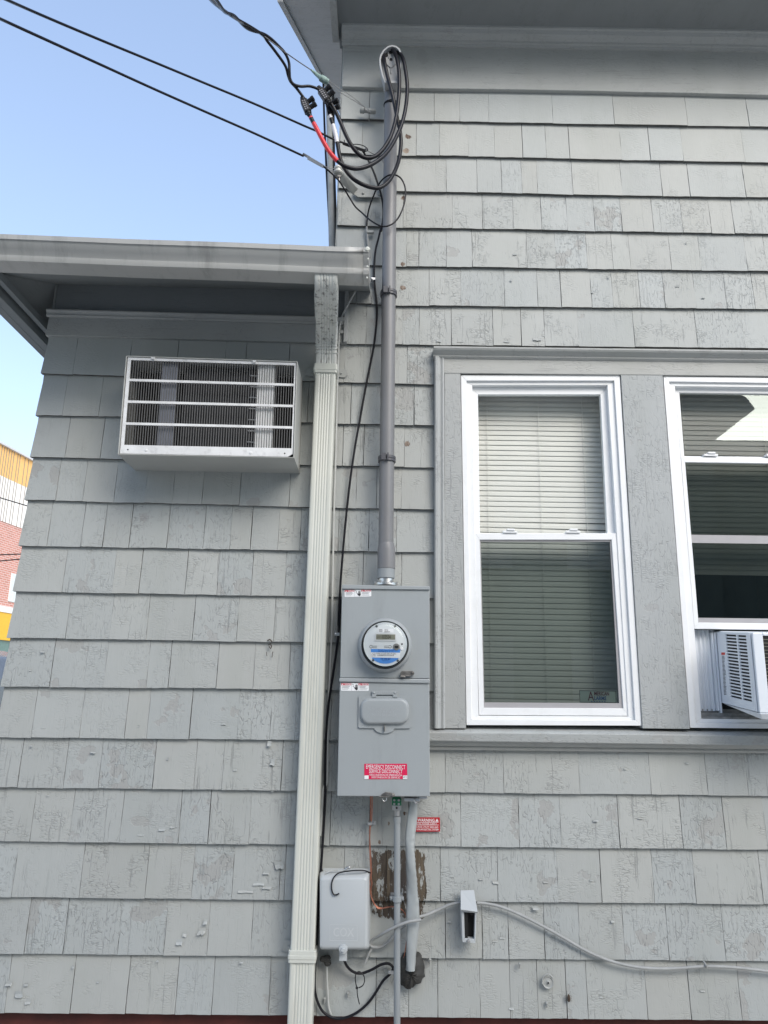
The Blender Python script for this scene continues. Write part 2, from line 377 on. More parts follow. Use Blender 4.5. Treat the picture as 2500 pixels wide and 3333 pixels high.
        if len(s.wl) == len(s.f):
            aw = me.attributes.new('wear', 'FLOAT', 'FACE')
            for i, x in enumerate(s.wl): aw.data[i].value = x
        for mm in (mat if isinstance(mat, (list, tuple)) else [mat]): me.materials.append(mm)
        if any(s.mi):
            for i, x in enumerate(s.mi): me.polygons[i].material_index = x
        if smooth:
            me.shade_smooth(); me.set_sharp_from_angle(angle=rad(angle))
        o = bpy.data.objects.new(name, me); col.objects.link(o)
        if parent is not None: o.parent = parent
        else: o.location = o_
        ORG[o.name] = o_
        if bevel:
            bv = o.modifiers.new('bevel', 'BEVEL'); bv.width = bevel; bv.segments = 2; bv.limit_method = 'ANGLE'; bv.angle_limit = rad(40)
        return o
def tag(o, label, cat, group=None, kind=None):
    if label: o['label'] = label
    if cat: o['category'] = cat
    if group: o['group'] = group
    if kind: o['kind'] = kind
    return o
def thing(name, loc, label, cat, group=None):
    o = bpy.data.objects.new(name, None); col.objects.link(o); o.location = loc; o.empty_display_size = .05
    ORG[o.name] = Vector(loc); return tag(o, label, cat, group)
def spline(pts, n=8):
    pts = [Vector(p) for p in pts]; q = [pts[0]*2-pts[1]]+pts+[pts[-1]*2-pts[-2]]; out = []
    for i in range(1, len(q)-2):
        a, b, c, d = q[i-1:i+3]
        for k in range(n):
            t = k/n
            out.append(.5*((2*b)+(c-a)*t+(2*a-5*b+4*c-d)*t*t+(3*b-a-3*c+d)*t**3))
    out.append(pts[-1]); return out
def path(fn, pts, ys, n=8):
    """crop points + depths (list or pair to interpolate) -> smooth 3D path"""
    k = len(pts)
    if isinstance(ys, (int, float)): ys = [ys]*k
    if len(ys) == 2 and k != 2: ys = [ys[0]+(ys[1]-ys[0])*i/(k-1) for i in range(k)]
    return spline([P(*(fn(*p) if fn else p), y) for p, y in zip(pts, ys)], n)
def quad(fn, pts, y): return [P(*fn(*p), y) for p in pts]

# ============================================================ SETTING
g = MB(); g.box(-300, 300, -300, 300, -.2, 0)
tag(g.build('ground', simple('ground asphalt', (.50,.465,.405), .9, var=.2, vscale=4, bump=.4, bscale=80)), 'grey asphalt driveway in front of the house', None, kind='structure')

# ============================================================ THE HOUSE
house = thing('house', (0, .5, 0), 'grey painted wood shingle house with a lower wing on the left', 'house')

SL = {  # lower edges of the shingle courses, in photo pixels
 0: [(1108,284),(1305,289.5),(1508,291),(1894,298),(2494,311)],
 1: [(1113,386),(1301,391),(1508,395),(1894,402),(2494,411)],
 2: [(1110,498.5),(1309,506.5),(1508,507),(1894,517),(2494,528)],
 3: [(1102,613),(1305,623),(1508,625),(1894,634),(2494,642.5)],
 4: [(1104,733),(1237,737),(1294,741),(1508,742),(1894,751),(2494,761)],
 5: [(1098,860),(1228,863),(1294,867),(1508,868.5),(1894,874.5),(2494,882)],
 6: [(1090,985),(1142,986.5),(1240,990.5),(1293,994),(1508,995),(1894,1000),(2494,1005.5)],
 7: [(146,1092),(500,1102.5),(1025,1117),(1190,1119),(1336,1121),(1600,1124),(2494,1133)],
 8: [(130,1214),(400,1225),(1016,1241),(1190,1246),(1408,1251)],
 9: [(117,1350.5),(388,1355),(1020,1376),(1190,1380),(1410,1384)],
 10: [(98,1486),(390,1494),(1013,1514),(1190,1516),(1410,1522)],
 11: [(78,1626.5),(1008,1650),(1190,1654),(1415,1658)],
 12: [(60,1775.7),(995,1792),(1190,1794),(1416,1797)],
 13: [(46,1925),(995,1941),(1100,1942),(1408,1946.6)],
 14: [(30,2076),(988,2090.6),(1090,2091),(1410,2093)],
 15: [(12,2235),(981,2243),(1100,2246),(1410,2249)],
 16: [(-8,2399.6),(975,2409),(1090,2409),(1410,2412)],
 17: [(-28,2562),(968,2573.7),(1090,2575),(1490,2579),(2500,2591)],
 18: [(-50,2738),(961,2749.4),(1189,2752.5),(1442,2755.5),(2500,2766)],
 19: [(-72,2920),(953,2929),(1442,2933.4),(2500,2943)],
 20: [(-95,3103),(940,3113),(1442,3119.7),(2500,3129)],
 21: [(-118,3297),(932,3305),(1350,3311.6),(2500,3323)]}
GAPS = {
 1: [1202,1414,1497,1592,1801,2001,2240,2441], 2: [1178,1355,1431,1525,1611,1703,1779,1856,2025,2119,2226,2426],
 3: [1204,1453,1554,1634,1700,1751,1866,2026,2158,2248,2430], 4: [1189,1312,1473,1572,1672,1764,1848,1938,2027,2129,2225,2318,2393,2451],
 5: [1195,1323,1364,1453,1538,1718,1811,1914,1997,2054,2187,2284,2435,2499], 6: [1159,1210,1397,1501,1644,1752,1829,1928,1998,2086,2167,2267,2368,2460],
 7: [1191,1250,1310,1365,1470,1606,1699,1775,1885,2068,2273,2426],
 8: [236,416,570,727,795,937,1119,1203,1325], 9: [202,320,450,600,700,860,1000,1078,1141,1240,1348],
 10: [211,326,470,610,760,900,1060,1115,1183,1316], 11: [180,268,369,469,560,656,778,941,1040,1158,1225,1306],
 12: [152,262,333,419,542,660,747,815,904,975,1100,1200,1290], 13: [201,364,451,601,705,817,926,1060,1180,1307],
 14: [212,355,474,626,769,890,990,1070,1200,1330], 15: [161,336,475,547,703,823,939,1010,1120,1240,1350],
 16: [101,257,404,476,615,771,878,958,1075,1200,1320], 17: [56,205,318,496,630,721,914,1062,1150,1300,1450,1641,1889,2121,2306],
 18: [96,224,388,579,676,809,1000,1073,1202,1330,1501,1692,1828,2020,2225,2367,2500],
 19: [36,257,471,622,753,907,924,1040,1117,1256,1330,1434,1622,1818,1961,2132,2268,2487],
 20: [78,204,381,532,673,815,980,1081,1202,1330,1451,1572,1658,1776,1891,2036,2180,2364],
 21: [13,227,408,569,688,873,1030,1223,1330,1426,1564,1663,1753,1848,1916,2110,2252,2417]}
YB = -.015
LW = {i: [(P(u, v, YB).x, P(u, v, YB).z) for (u, v) in pts] for i, pts in SL.items()}
def zl(i, x):
    p = LW[i]
    if x <= p[0][0]: p = p[:2]; k = 0
    elif x >= p[-1][0]: k = len(p)-2
    else: k = max(j for j in range(len(p)-1) if p[j][0] <= x)
    if k == 0: a, b = p[0], p[1]
    else: a, b = p[k], p[k+1]
    return a[1]+(b[1]-a[1])*(x-a[0])/(b[0]-a[0])
def vline(i, u):
    p = SL[i]; k = 0
    for j in range(len(p)-1):
        if p[j][0] <= u: k = j
    a, b = p[k], p[k+1]; return a[1]+(b[1]-a[1])*(u-a[0])/(b[0]-a[0])
XW = P(60, 1776, YB).x+.011        # wing corner
XC = P(1104, 560, YB).x            # upper corner of the main block
XJ = P(1119, 1200, YB).x           # where the wing frieze stops
XCAS = P(1413, 1500, YB).x         # window casing
XR = 2.35
def shingles(mb, i, xa, xb, left_flare=False):
    xs = [xa]+[x for x in sorted(P(u, vline(i, u), YB).x for u in GAPS[i]) if xa+.02 < x < xb-.02]
    while xs[-1] < xb-.24: xs.append(xs[-1]+random.uniform(.11, .2))
    xs.append(xb)
    for k in range(len(xs)-1):
        x0, x1 = xs[k], xs[k+1]; mb.cur = random.random(); mb.wear = random.choice((.35, .6, .8, 1.0, 1.2, 1.3))
        if i <= 2: mb.wear = .12
        elif i == 3: mb.wear *= .5
        elif i <= 11 and x1 < XJ+.02: mb.wear = (.08, .12, .3, .5)[max(0, i-8)]
        wide = random.choice((.0003, .0005, .0008, .0012, .0020)); wd2 = .0006
        yj = random.uniform(-.0015, .0012); zj = random.uniform(-.0010, .0010); tilt = random.uniform(-.0012, .0012)
        nx, nz = 7, 6; vs = []; rot = random.uniform(-.0007, .0007)
        jl = [random.uniform(-.0006, .0006) for _ in range(nz)]; jr = [random.uniform(-.0006, .0006) for _ in range(nz)]
        for b in range(nz):
            tz = b/(nz-1)
            for a in range(nx):
                tx = a/(nx-1)
                xl = x0+(wd2 if k else 0)+jl[b]; xr = x1-wide*(1.0 if k < len(xs)-2 else 0)*(1-.4*tz)+jr[b]
                if left_flare and k == 0: xl = x0-.011*(1-tz)
                x = xl+(xr-xl)*tx
                zb = zl(i, x)+zj+(tx-.5)*2*rot+(random.uniform(-.0007, .0007) if b == 0 else 0); zt = zl(i-1, x)+.014
                y = YB+yj+tilt*(tx-.5)+(.0125-yj)*tz+random.uniform(-.0002, .0002)
                vs.append((x, y, zb+(zt-zb)*tz))
        n = nx*nz
        fs = [(b*nx+a, b*nx+a+1, (b+1)*nx+a+1, (b+1)*nx+a) for b in range(nz-1) for a in range(nx-1)]
        for a in range(nx): vs.append((vs[a][0], .004, vs[a][2]+.0004))       # butt edge, coloured dark as the shade under the course
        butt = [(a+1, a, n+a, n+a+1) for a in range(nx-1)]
        b0 = len(vs)
        for b in range(nz): vs.append((vs[b*nx][0], .004, vs[b*nx][2]))
        fs += [(b*nx, (b+1)*nx, b0+b+1, b0+b) for b in range(nz-1)]
        b1 = len(vs)
        for b in range(nz): vs.append((vs[b*nx+nx-1][0], .004, vs[b*nx+nx-1][2]))
        fs += [((b+1)*nx+nx-1, b*nx+nx-1, b1+b, b1+b+1) for b in range(nz-1)]
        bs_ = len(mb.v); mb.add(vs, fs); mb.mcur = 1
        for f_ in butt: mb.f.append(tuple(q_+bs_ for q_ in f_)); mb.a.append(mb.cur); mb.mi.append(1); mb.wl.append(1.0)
        mb.mcur = 0
mainw = MB()
for i in range(1, 22):
    if i <= 5: shingles(mainw, i, XC, XR)
    elif i <= 7: shingles(mainw, i, XJ, XR)
    elif i <= 16: shingles(mainw, i, XW, XCAS, True)
    else: shingles(mainw, i, XW, XR, True)
# curled flakes of paint standing off the shingles
def flake(mb, u, v, w_, h_, lift, lean=0.0):
    c = P(u, v, YB+.004); mb.cur = random.random(); mb.wear = .2; n = 5; vs = []
    for b in range(3):
        for a in range(n):
            tx_ = a/(n-1)-.5; x = c.x+tx_*w_+lean*b/2*h_+random.uniform(-.1, .1)*w_*(b > 0)
            z = c.z+h_*(.5-b/2)+random.uniform(-.12, .12)*h_*(b > 0); y = YB+.0035-lift*(b/2)**1.7-.0015*(b == 0)
            vs.append((x, y, z))
    mb.add(vs, [(b*n+a, b*n+a+1, (b+1)*n+a+1, (b+1)*n+a) for b in range(2) for a in range(n-1)])
for (u, v, w_, h_, l_) in ((800,2898,.050,.012,.007),(845,2875,.035,.010,.006),(872,2885,.030,.014,.008),(905,2815,.028,.022,.007),(868,2840,.022,.010,.006),(585,3065,.020,.016,.008),(605,3040,.014,.014,.006),(660,3030,.022,.018,.009),(672,3000,.014,.016,.007),(530,2698,.022,.012,.006),(458,2715,.020,.010,.005),(560,2690,.014,.010,.005),(32,3200,.020,.014,.006),(60,3235,.024,.016,.006),(95,3260,.018,.012,.005),(888,2480,.016,.020,.006),(878,2420,.014,.016,.006),(1745,1105,.030,.014,.006),(1650,1112,.024,.012,.006),(1430,1110,.020,.012,.005),(1500,1112,.026,.010,.005),(1610,2870,.018,.010,.005),(1740,2955,.022,.012,.005)):
    flake(mainw, u, v, w_, h_, l_, random.uniform(-.4, .4))
for k_ in range(45):
    lft = random.random() < .45
    flake(mainw, random.uniform(20, 900) if lft else random.uniform(1340, 2480), random.uniform(2120, 3280) if lft else random.choice((random.uniform(760, 1115), random.uniform(2480, 3290))), random.uniform(.006, .018), random.uniform(.004, .009), random.uniform(.002, .0045), random.uniform(-.4, .4))
mainw.build('wall', [M_SH, simple('shingle butt with painted shade', (.10,.10,.095), .9, var=.3, vscale=30)], house)  # second material puts the course shade into the butt face colour
# sheathing and the walls that turn the corners
sh = MB()
z21 = zl(21, 0); zs7 = zl(7, -1)+.02; ZTOP = 4.6
sh.box(XW+.004, XCAS+.04, .0045, .10, z21+.004, zs7)
sh.box(XC+.004, XR, .0045, .10, zs7-.1, ZTOP)
sh.box(XCAS+.04, XR, .0045, .10, z21+.004, P(1700, 2400, 0).z)
sh.box(XW+.004, XW+.1, .10, 6.0, z21+.004, 3.2)
sh.box(XC+.004, XC+.1, .10, 6.0, zs7-.1, 8.0)
sh.build('wall', M_DARK if False else simple('sheathing', (.12,.12,.12), .9), house)
sw = MB(); sw.box(XW-.004, XW+.0035, -.002, 6.0, z21+.004, 3.2)
sw.cur = .3
sw.box(XC-.006, XC+.0035, -.004, 6.0, zl(5, XC), 8.0)
sw.build('side_wall', M_SH, house)
fd = MB(); fd.box(XW+.03, XR, .022, .3, 0, z21+.003); fd.box(XW+.03, XW+.3, .3, 6, 0, z21+.003)
fd.build('foundation', M_FOUND, house)

# frieze board and crown under the main eave
fr = MB(); fr.cur = .41
a = P(1113, 150, -.02); b = P(2500, 172, -.02)
def zf(x, i=0): return zl(0, x)
n = 14
pts_t = []; pts_b = []
for k in range(n+1):
    x = XC+(XR-XC)*k/n; pts_b.append((x, zf(x)-.002+random.uniform(-.001, .001))); pts_t.append((x, a.z+(b.z-a.z)*(x-a.x)/(b.x-a.x)))
fr.prism(pts_b+pts_t[::-1], -.022, .004)
fr.build('frieze_board', M_TRIMH, house, bevel=.002)
cr = MB(); cr.cur = .62
prof = [(0,-.022),(0,-.030),(.010,-.034),(.012,-.040),(.020,-.043),(.024,-.052),(.033,-.066),(.046,-.074),(.050,-.080),(.058,-.082),(.058,-.02)]
x0 = XC-.006; x1 = XR
z0a = a.z-.002; z1a = a.z-.002+(b.z-a.z)*(x1-a.x)/(b.x-a.x)
vs = [(x0, p[1], z0a+p[0]) for p in prof]+[(x1, p[1], z1a+p[0]) for p in prof]; k = len(prof)
cr.add(vs, [(i, i+1, k+i+1, k+i) for i in range(k-1)]+[tuple(range(k)), tuple(range(2*k-1, k-1, -1))])
cr.build('crown_moulding', M_TRIMH, house)
HS = z0a+.058
sf = MB(); sf.cur = .2; sf.box(XC-.02, XR+.5, -.28, .05, HS, HS+.02)
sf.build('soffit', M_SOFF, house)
ex = MB(); ex.cur = .9; ex.box(XC-.048, XC-.0205, -.205, -.002, HS-.02, HS+.16)
ex.build('eave_end_board', M_TRIMH, house)
# rake overhang of the gable on the left side of the main block
rk = MB(); rk.cur = .7; T = .71
def rz(y): return CZ+2.887+y*T
xo = -.446
for (xa, xb, dz, th) in ((xo, XC-.049, 0, .03), (xo-.022, xo, -.012, .17)):
    ya, yb = -.205, 5.0
    rk.add([(xa,ya,rz(ya)+dz),(xb,ya,rz(ya)+dz),(xb,yb,rz(yb)+dz),(xa,yb,rz(yb)+dz),(xa,ya,rz(ya)+dz+th),(xb,ya,rz(ya)+dz+th),(xb,yb,rz(yb)+dz+th),(xa,yb,rz(yb)+dz+th)],
           [(0,3,2,1),(4,5,6,7),(0,1,5,4),(1,2,6,5),(2,3,7,6),(3,0,4,7)])
xa, xb = XC-.049, XC+.02; ya = .0
rk.add([(xa,ya,rz(ya)),(xb,ya,rz(ya)),(xb,5,rz(5)),(xa,5,rz(5)),(xa,ya,rz(ya)+.03),(xb,ya,rz(ya)+.03),(xb,5,rz(5)+.03),(xa,5,rz(5)+.03)],
       [(0,3,2,1),(4,5,6,7),(0,1,5,4),(1,2,6,5),(2,3,7,6),(3,0,4,7)])
rk.build('rake_soffit', M_RAKE, house)
rf = MB()
ya, yb = -.31, 5.0
rf.add([(xo-.05,ya,rz(ya)+.17),(XR+1,ya,rz(ya)+.17),(XR+1,yb,rz(yb)+.17),(xo-.05,yb,rz(yb)+.17),(xo-.05,ya,rz(ya)+.19),(XR+1,ya,rz(ya)+.19),(XR+1,yb,rz(yb)+.19),(xo-.05,yb,rz(yb)+.19)],
       [(0,3,2,1),(4,5,6,7),(0,1,5,4),(1,2,6,5),(2,3,7,6),(3,0,4,7)])
rf.box(XC-.02, XR+1, -.31, -.2805, HS-.02, rz(-.2)+.17)
rf.build('roof', M_ROOF, house)

# wing: top board, moulding, frieze, sloped soffits, roof
wb = MB(); wb.cur = .55
zt1 = P(169, 1031, -.02).z; zt2 = P(1120, 1058, -.02).z; xl_ = XW-.010; xr_ = XJ-.002
wb.prism([(xl_, zl(7, xl_)), (xr_, zl(7, xr_)), (xr_, zt2), (xl_+.006, zt1)], -.019, .004)
wb.build('frieze_board', M_TRIMH, house, bevel=.0015)
wm = MB(); wm.cur = .35
prof = [(0,-.019),(0,-.026),(.006,-.030),(.009,-.026),(.016,-.030),(.022,-.036),(.026,-.036),(.030,-.030),(.030,0)]
vs = [(xl_-.002, p[1], zt1-.001+p[0]) for p in prof]+[(xr_, p[1], zt2-.001+p[0]) for p in prof]; k = len(prof)
wm.add(vs, [(i, i+1, k+i+1, k+i) for i in range(k-1)]+[tuple(range(k)), tuple(range(2*k-1, k-1, -1))])
wm.build('frieze_moulding', M_TRIMH, house)
wf = MB(); wf.cur = .15
zq1 = P(185, 926, -.005).z; zq2 = P(1120, 950, -.005).z
wf.prism([(XW+.008, zt1+.02), (xr_, zt2+.02), (xr_, zq2+.03), (XW+.008, zq1+.03)], -.008, .004)
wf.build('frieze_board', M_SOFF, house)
# sloped soffit: from the gutter back (y=-.37) up to the wall
GY = -.37
gbl = P(0, 881, GY); gbr = P(1198, 920, GY)
def gz(x): return gbl.z+(gbr.z-gbl.z)*(x-gbl.x)/(gbr.x-gbl.x)
def eave_x(u, v, dz):
    x = -1.4
    for _ in range(30): x += .5*(gz(x)+dz-PX(u, v, x).z)*-1.0
    return x
XL = eave_x(0, 1023, -.02)+.03; XL2 = eave_x(0, 967, -.02); XL3 = eave_x(0, 930, .0); XE = gbr.x
q1 = PX(0, 1023, XL-.0)     # where the outer edge of the side eave sits
SH_ = 0.0
ws = MB(); ws.cur = .1
zi = (zq1+zq2)/2
def soff(mb, pts, th=.015):
    n = len(pts); mb.add(pts+[(p[0], p[1], p[2]+th) for p in pts], [tuple(range(n)), tuple(range(2*n-1, n-1, -1))]+[(i, (i+1) % n, n+(i+1) % n, n+i) for i in range(n)])
soff(ws, [(XL, GY, gz(XL)+.004), (XE, GY, gz(XE)+.004), (XE, .0, zq2+.002), (XW, .0, zq1+.002)])
soff(ws, [(XL, GY, gz(XL)+.0035), (XW, .0, zq1+.0015), (XW, 6, zq1+.0015), (XL, 6, gz(XL)+.0035)])
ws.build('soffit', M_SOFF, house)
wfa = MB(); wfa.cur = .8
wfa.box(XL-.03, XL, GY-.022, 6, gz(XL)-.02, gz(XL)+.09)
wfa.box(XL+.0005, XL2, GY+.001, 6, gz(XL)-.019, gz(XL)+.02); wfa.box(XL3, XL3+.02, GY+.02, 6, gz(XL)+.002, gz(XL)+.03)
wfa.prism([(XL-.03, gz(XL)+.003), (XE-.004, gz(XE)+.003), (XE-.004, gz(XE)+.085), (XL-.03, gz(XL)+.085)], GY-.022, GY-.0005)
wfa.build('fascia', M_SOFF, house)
gtz_edge = P(1190, 807, GY-.115).z-.012; wr = MB(); s_ = .45; y0 = GY-.02; z0 = gtz_edge
wr.add([(XL-.06,y0,z0+.02),(XE-.01,y0,z0),(XE-.01,0.0,z0+s_*.43),(XC-.02,0.0,z0+s_*.43),(XC-.02,4,z0+s_*4.4),(XL+2.0,4,z0+s_*4.4)], [(0,1,2,3,4,5)])
wr.add([(XL-.06,y0,z0+.02),(XL+2.0,4,z0+s_*4.4),(XL-.06,6.5,z0)], [(0,1,2)])
wr.build('roof', M_ROOF, house)

# dark inner corner board to the right of the downspout elbow
cb = MB(); cb.cur = .5
cb.prism([(XJ-.004, zl(7, XJ)), (XJ+.010, zl(7, XJ)), (XJ+.010, zq2+.02), (XJ-.004, zq2+.02)], -.032, .004)
cb.build('corner_board', M_TRIM, house, bevel=.002)

# ------------------------------------------------------------ window casing
def pz(u, v, y): q = P(u, v, y); return (q.x, q.z)
cs = MB()
cs.cur = .31
cs.prism([pz(1447,2371,-.026), pz(1447,1213,-.026), pz(1499,1214,-.026), pz(1517,2371,-.026)], -.026, .05)
cs.cur = .77
cs.prism([pz(2092,2371,-.026), pz(2021,1216,-.026), pz(2157,1219,-.026), pz(2246,2373,-.026)], -.026, .05)
cs.build('window_casing', M_TRIM, house, bevel=.0015)
ch = MB(); ch.cur = .12
ch.prism([pz(1446,1214,-.028), pz(1446,1164,-.028), pz(2760,1182,-.028), pz(2760,1226,-.028)], -.028, .05)
ch.build('window_casing', M_TRIMH, house, bevel=.0015)
def moulding(name, A, B, prof, mat, cur=.5, axis='h'):
    """A, B = (x,z) ends; prof = list of (offset across, y)"""
    mb = MB(); mb.cur = cur; k = len(prof); dx = B[0]-A[0]; dz = B[1]-A[1]; l = math.hypot(dx, dz); nx, nz = -dz/l, dx/l
    vs = [(A[0]+nx*p[0], p[1], A[1]+nz*p[0]) for p in prof]+[(B[0]+nx*p[0], p[1], B[1]+nz*p[0]) for p in prof]
    mb.add(vs, [(i, i+1, k+i+1, k+i) for i in range(k-1)]+[tuple(range(k)), tuple(range(2*k-1, k-1, -1))]); return mb.build(name, mat, house)
moulding('head_moulding', pz(1411,1163,-.04), pz(2760,1180,-.04), [(0,.0),(0,-.030),(.006,-.038),(.012,-.038),(.016,-.044),(.024,-.058),(.030,-.062),(.036,-.062),(.040,-.050),(.042,0)], M_TRIMH, .4)
moulding('side_moulding', pz(1449,2371,-.03), pz(1446,1164,-.03), [(0,0),(0,-.030),(.006,-.034),(.014,-.030),(.018,-.036),(.026,-.044),(.034,-.044),(.038,-.038),(.038,0)], M_TRIM, .6)
sl = MB(); sl.cur = .9
A1 = P(1396, 2383, -.06); A2 = P(2760, 2397, -.06); A3 = P(2760, 2432, -.06); A4 = P(1396, 2412, -.06)
sl.add([(A1.x,-.062,A1.z),(A2.x,-.062,A2.z),(A3.x,-.058,A3.z),(A4.x,-.058,A4.z),(A1.x,.06,A1.z+.022),(A2.x,.06,A2.z+.022),(A3.x,.06,A3.z),(A4.x,.06,A4.z)],
       [(0,1,2,3),(0,4,5,1),(3,2,6,7),(0,3,7,4),(1,5,6,2),(4,7,6,5)])
sl.build('window_sill', M_TRIMH, house, bevel=.003)
moulding('sill_moulding', pz(1398,2441,-.03), pz(2760,2455,-.03), [(0,0),(0,-.022),(.006,-.026),(.012,-.022),(.015,-.032),(.024,-.038),(.030,-.040),(.030,0)], M_TRIMH, .25)

# ------------------------------------------------------------ windows
def make_window(org_q, rings, lower_gl, upper_gl):
    pass
def slats(mb, x0, x1, z0, z1, y, pitch=.0205, skip=None, bent=None):
    k = 0; z = z1
    while z > z0:
        sag = random.uniform(-.0008, .0008); dx0 = random.uniform(-.001, .001); nseg = 5; h = .0118; dep = .0024
        dz0 = dz1 = 0
        if bent and k in bent: dz0, dz1 = bent[k]
        vs = []
        for a in range(nseg+1):
            t = a/nseg; x = x0+dx0+(x1-x0)*t; zz = z+sag*math.sin(t*math.pi)+dz0*(1-t)+dz1*t
            vs += [(x, y-dep, zz-h), (x, y-.0012, zz), (x, y+dep, zz+h)]
        mb.cur = random.random()
        mb.add(vs, [(a*3+b, (a+1)*3+b, (a+1)*3+b+1, a*3+b+1) for a in range(nseg) for b in (0, 1)])
        z -= pitch; k += 1
# window 1
q = quad(c5, [(217,247),(963,247),(1066,1893),(243,1890)], -.020)
mid = quad(c5, [(243,272),(937,272),(1036,1868),(268,1864)], -.020)
inn = quad(c5, [(270,293),(905,293),(1003,1850),(300,1846)], -.010)
w1 = MB(); w1.ring(q, mid, -.020, .07); w1.ring([mid[0], mid[1], mid[2], mid[3]], inn, -.010, .07)
win1 = w1.build('window', M_VINYL, house, bevel=.0012); win1['label'] = 'closed white vinyl double hung window with white blinds'
s1 = MB(); s1.ring(quad(c5, [(266,303),(909,303),(947,1003),(279,1003)], .010), quad(c5, [(297,337),(872,337),(905,990),(307,988)], .010), .010, .032)
s1.build('sash', M_VINYL, win1, bevel=.0012)
s2 = MB(); s2.ring(quad(c5, [(282,989),(947,989),(1004,1847),(302,1843)], -.006), quad(c5, [(305,1019),(925,1019),(980,1812),(325,1809)], -.006), -.006, .0095)
s2.build('sash', M_VINYL, win1, bevel=.0012)
st = MB(); st.ring(quad(c5, [(305,1019),(925,1019),(980,1812),(325,1809)], .002), quad(c5, [(309,1030),(915,1030),(958,1787),(326,1783)], .006), .000, .009)
st.build('glazing_stop', M_GREYV, win1)
def pane(parent, pts, y, mat, name='glass_pane'):
    p = MB(); q = quad(c5, pts, y); p.add([(a.x, y, a.z) for a in q], [(0,1,2,3)]); return p.build(name, mat, parent)
pane(win1, [(290,330),(880,330),(915,995),(300,995)], .020, M_GLU)
pane(win1, [(300,1012),(935,1012),(990,1820),(318,1818)], .004, M_GLL)
bl = MB()
tl = P(*c5(300,330), .10); br = P(*c5(965,1800), .10)
slats(bl, P(*c5(297,600), .10).x-.012, P(*c5(893,600), .10).x+.012, br.z-.02, tl.z+.02, .10, bent={27: (0, -.006), 28: (.001, -.012), 29: (.001, -.004)})
for fx in (345, 590, 800):
    xx = P(*c5(fx, 700), .09).x
    bl.box(xx-.0008, xx+.0008, .091, .0925, br.z-.02, tl.z+.02)
bl.build('blind', M_BLIND, win1)
for X in (447, 742):
    lk = MB(); c = P(*c5(X, 984), -.004); lk.box(c.x-.026, c.x+.026, -.012, .012, c.z-.004, c.z+.004); lk.box(c.x-.012, c.x+.016, -.016, .006, c.z+.0042, c.z+.011)
    lk.build('sash_lock', M_VINYL, win1, bevel=.001)
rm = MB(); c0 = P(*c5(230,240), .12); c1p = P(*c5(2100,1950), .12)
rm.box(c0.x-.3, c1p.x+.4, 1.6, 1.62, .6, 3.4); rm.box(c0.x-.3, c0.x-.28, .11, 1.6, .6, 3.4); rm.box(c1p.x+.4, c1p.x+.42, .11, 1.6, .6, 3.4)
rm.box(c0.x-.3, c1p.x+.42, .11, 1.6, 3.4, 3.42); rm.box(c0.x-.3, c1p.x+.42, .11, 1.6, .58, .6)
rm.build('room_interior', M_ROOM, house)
al = MB(); q = quad(c14, [(475,530),(1150,545),(1158,768),(488,758)], .007)
al.add([(p.x, .0075, p.z) for p in q], [(0,1,2,3)]); sticker = al.build('alarm_sticker', M_ALARM, win1)
ak = MB(); q2 = quad(c14, [(488,545),(1136,556),(1142,752),(498,745)], .001); q3 = quad(c14, [(480,537),(1145,549),(1151,760),(490,752)], .001)
ak.ring([Vector((p.x, 0, p.z)) for p in q3], [Vector((p.x, 0, p.z)) for p in q2], .0066, .0070)
def tx(mb, s, fn, X0, X1, Y0, Y1, y, off=.0, shear=0):
    a = P(*fn(X0, Y1), y); b = P(*fn(X1, Y0), y)
    mb.text(s, (a.x+b.x)/2, (a.z+b.z)/2, b.x-a.x, b.z-a.z, y, off=off)
ak.build('sticker_border', M_INK, win1)
ar = MB(); tx(ar, 'MERICAN', c14, 745, 1010, 562, 628, .0064, .02); tx(ar, 'A', c14, 630, 735, 560, 722, .0064)
a_ = P(*c14(665, 632), .0064); b_ = P(*c14(1012, 638), .0064); ar.box(a_.x, b_.x, .0062, .0065, b_.z, a_.z)
ar.build('sticker_lettering', simple('dark red ink', (.14,.02,.03), .5), win1)
ab = MB(); tx(ab, 'LARMS', c14, 745, 958, 645, 712, .0064, .02); tx(ab, '1-800 ALARMS' if False else '- - - - - -', c14, 690, 945, 732, 744, .0064)
ab.build('sticker_lettering', simple('blue ink', (.03,.10,.32), .5), win1)

# window 2 (runs out of the picture on the right; lower sash raised over the air conditioner)
q = quad(c5, [(1168,252),(1925,262),(2120,1912),(1293,1903)], -.020)
mid = quad(c5, [(1195,276),(1898,286),(2090,1888),(1320,1880)], -.020)
inn = quad(c5, [(1222,298),(1868,306),(2060,1868),(1347,1860)], -.010)
w2 = MB(); w2.ring(q, mid, -.020, .07); w2.ring(mid, inn, -.010, .07)
win2 = w2.build('window', M_VINYL, house, bevel=.0012); win2['label'] = 'white vinyl window with its lower sash raised over an air conditioner'
s1 = MB(); s1.ring(quad(c5, [(1222,303),(1872,311),(1905,645),(1250,637)], .010), quad(c5, [(1243,328),(1838,336),(1868,632),(1266,627)], .010), .010, .032)
s1.build('sash', M_VINYL, win2, bevel=.0012)
s2 = MB(); s2.ring(quad(c5, [(1250,630),(1900,640),(1992,1446),(1314,1438)], -.006), quad(c5, [(1270,655),(1870,664),(1960,1416),(1333,1408)], -.006), -.006, .0095)
s2.build('sash', M_VINYL, win2, bevel=.0012)
st = MB(); q = quad(c5, [(1331,1386),(1960,1394),(1962,1416),(1333,1408)], .002); st.hexa(q, .000, .009); st.build('glazing_stop', M_GREYV, win2); st = MB()
q = quad(c5, [(1298,996),(1930,1004),(1936,1042),(1301,1034)], .0005); st.hexa(q, .0005, .0032)
st.build('meeting_rail', M_GREYV, win2)
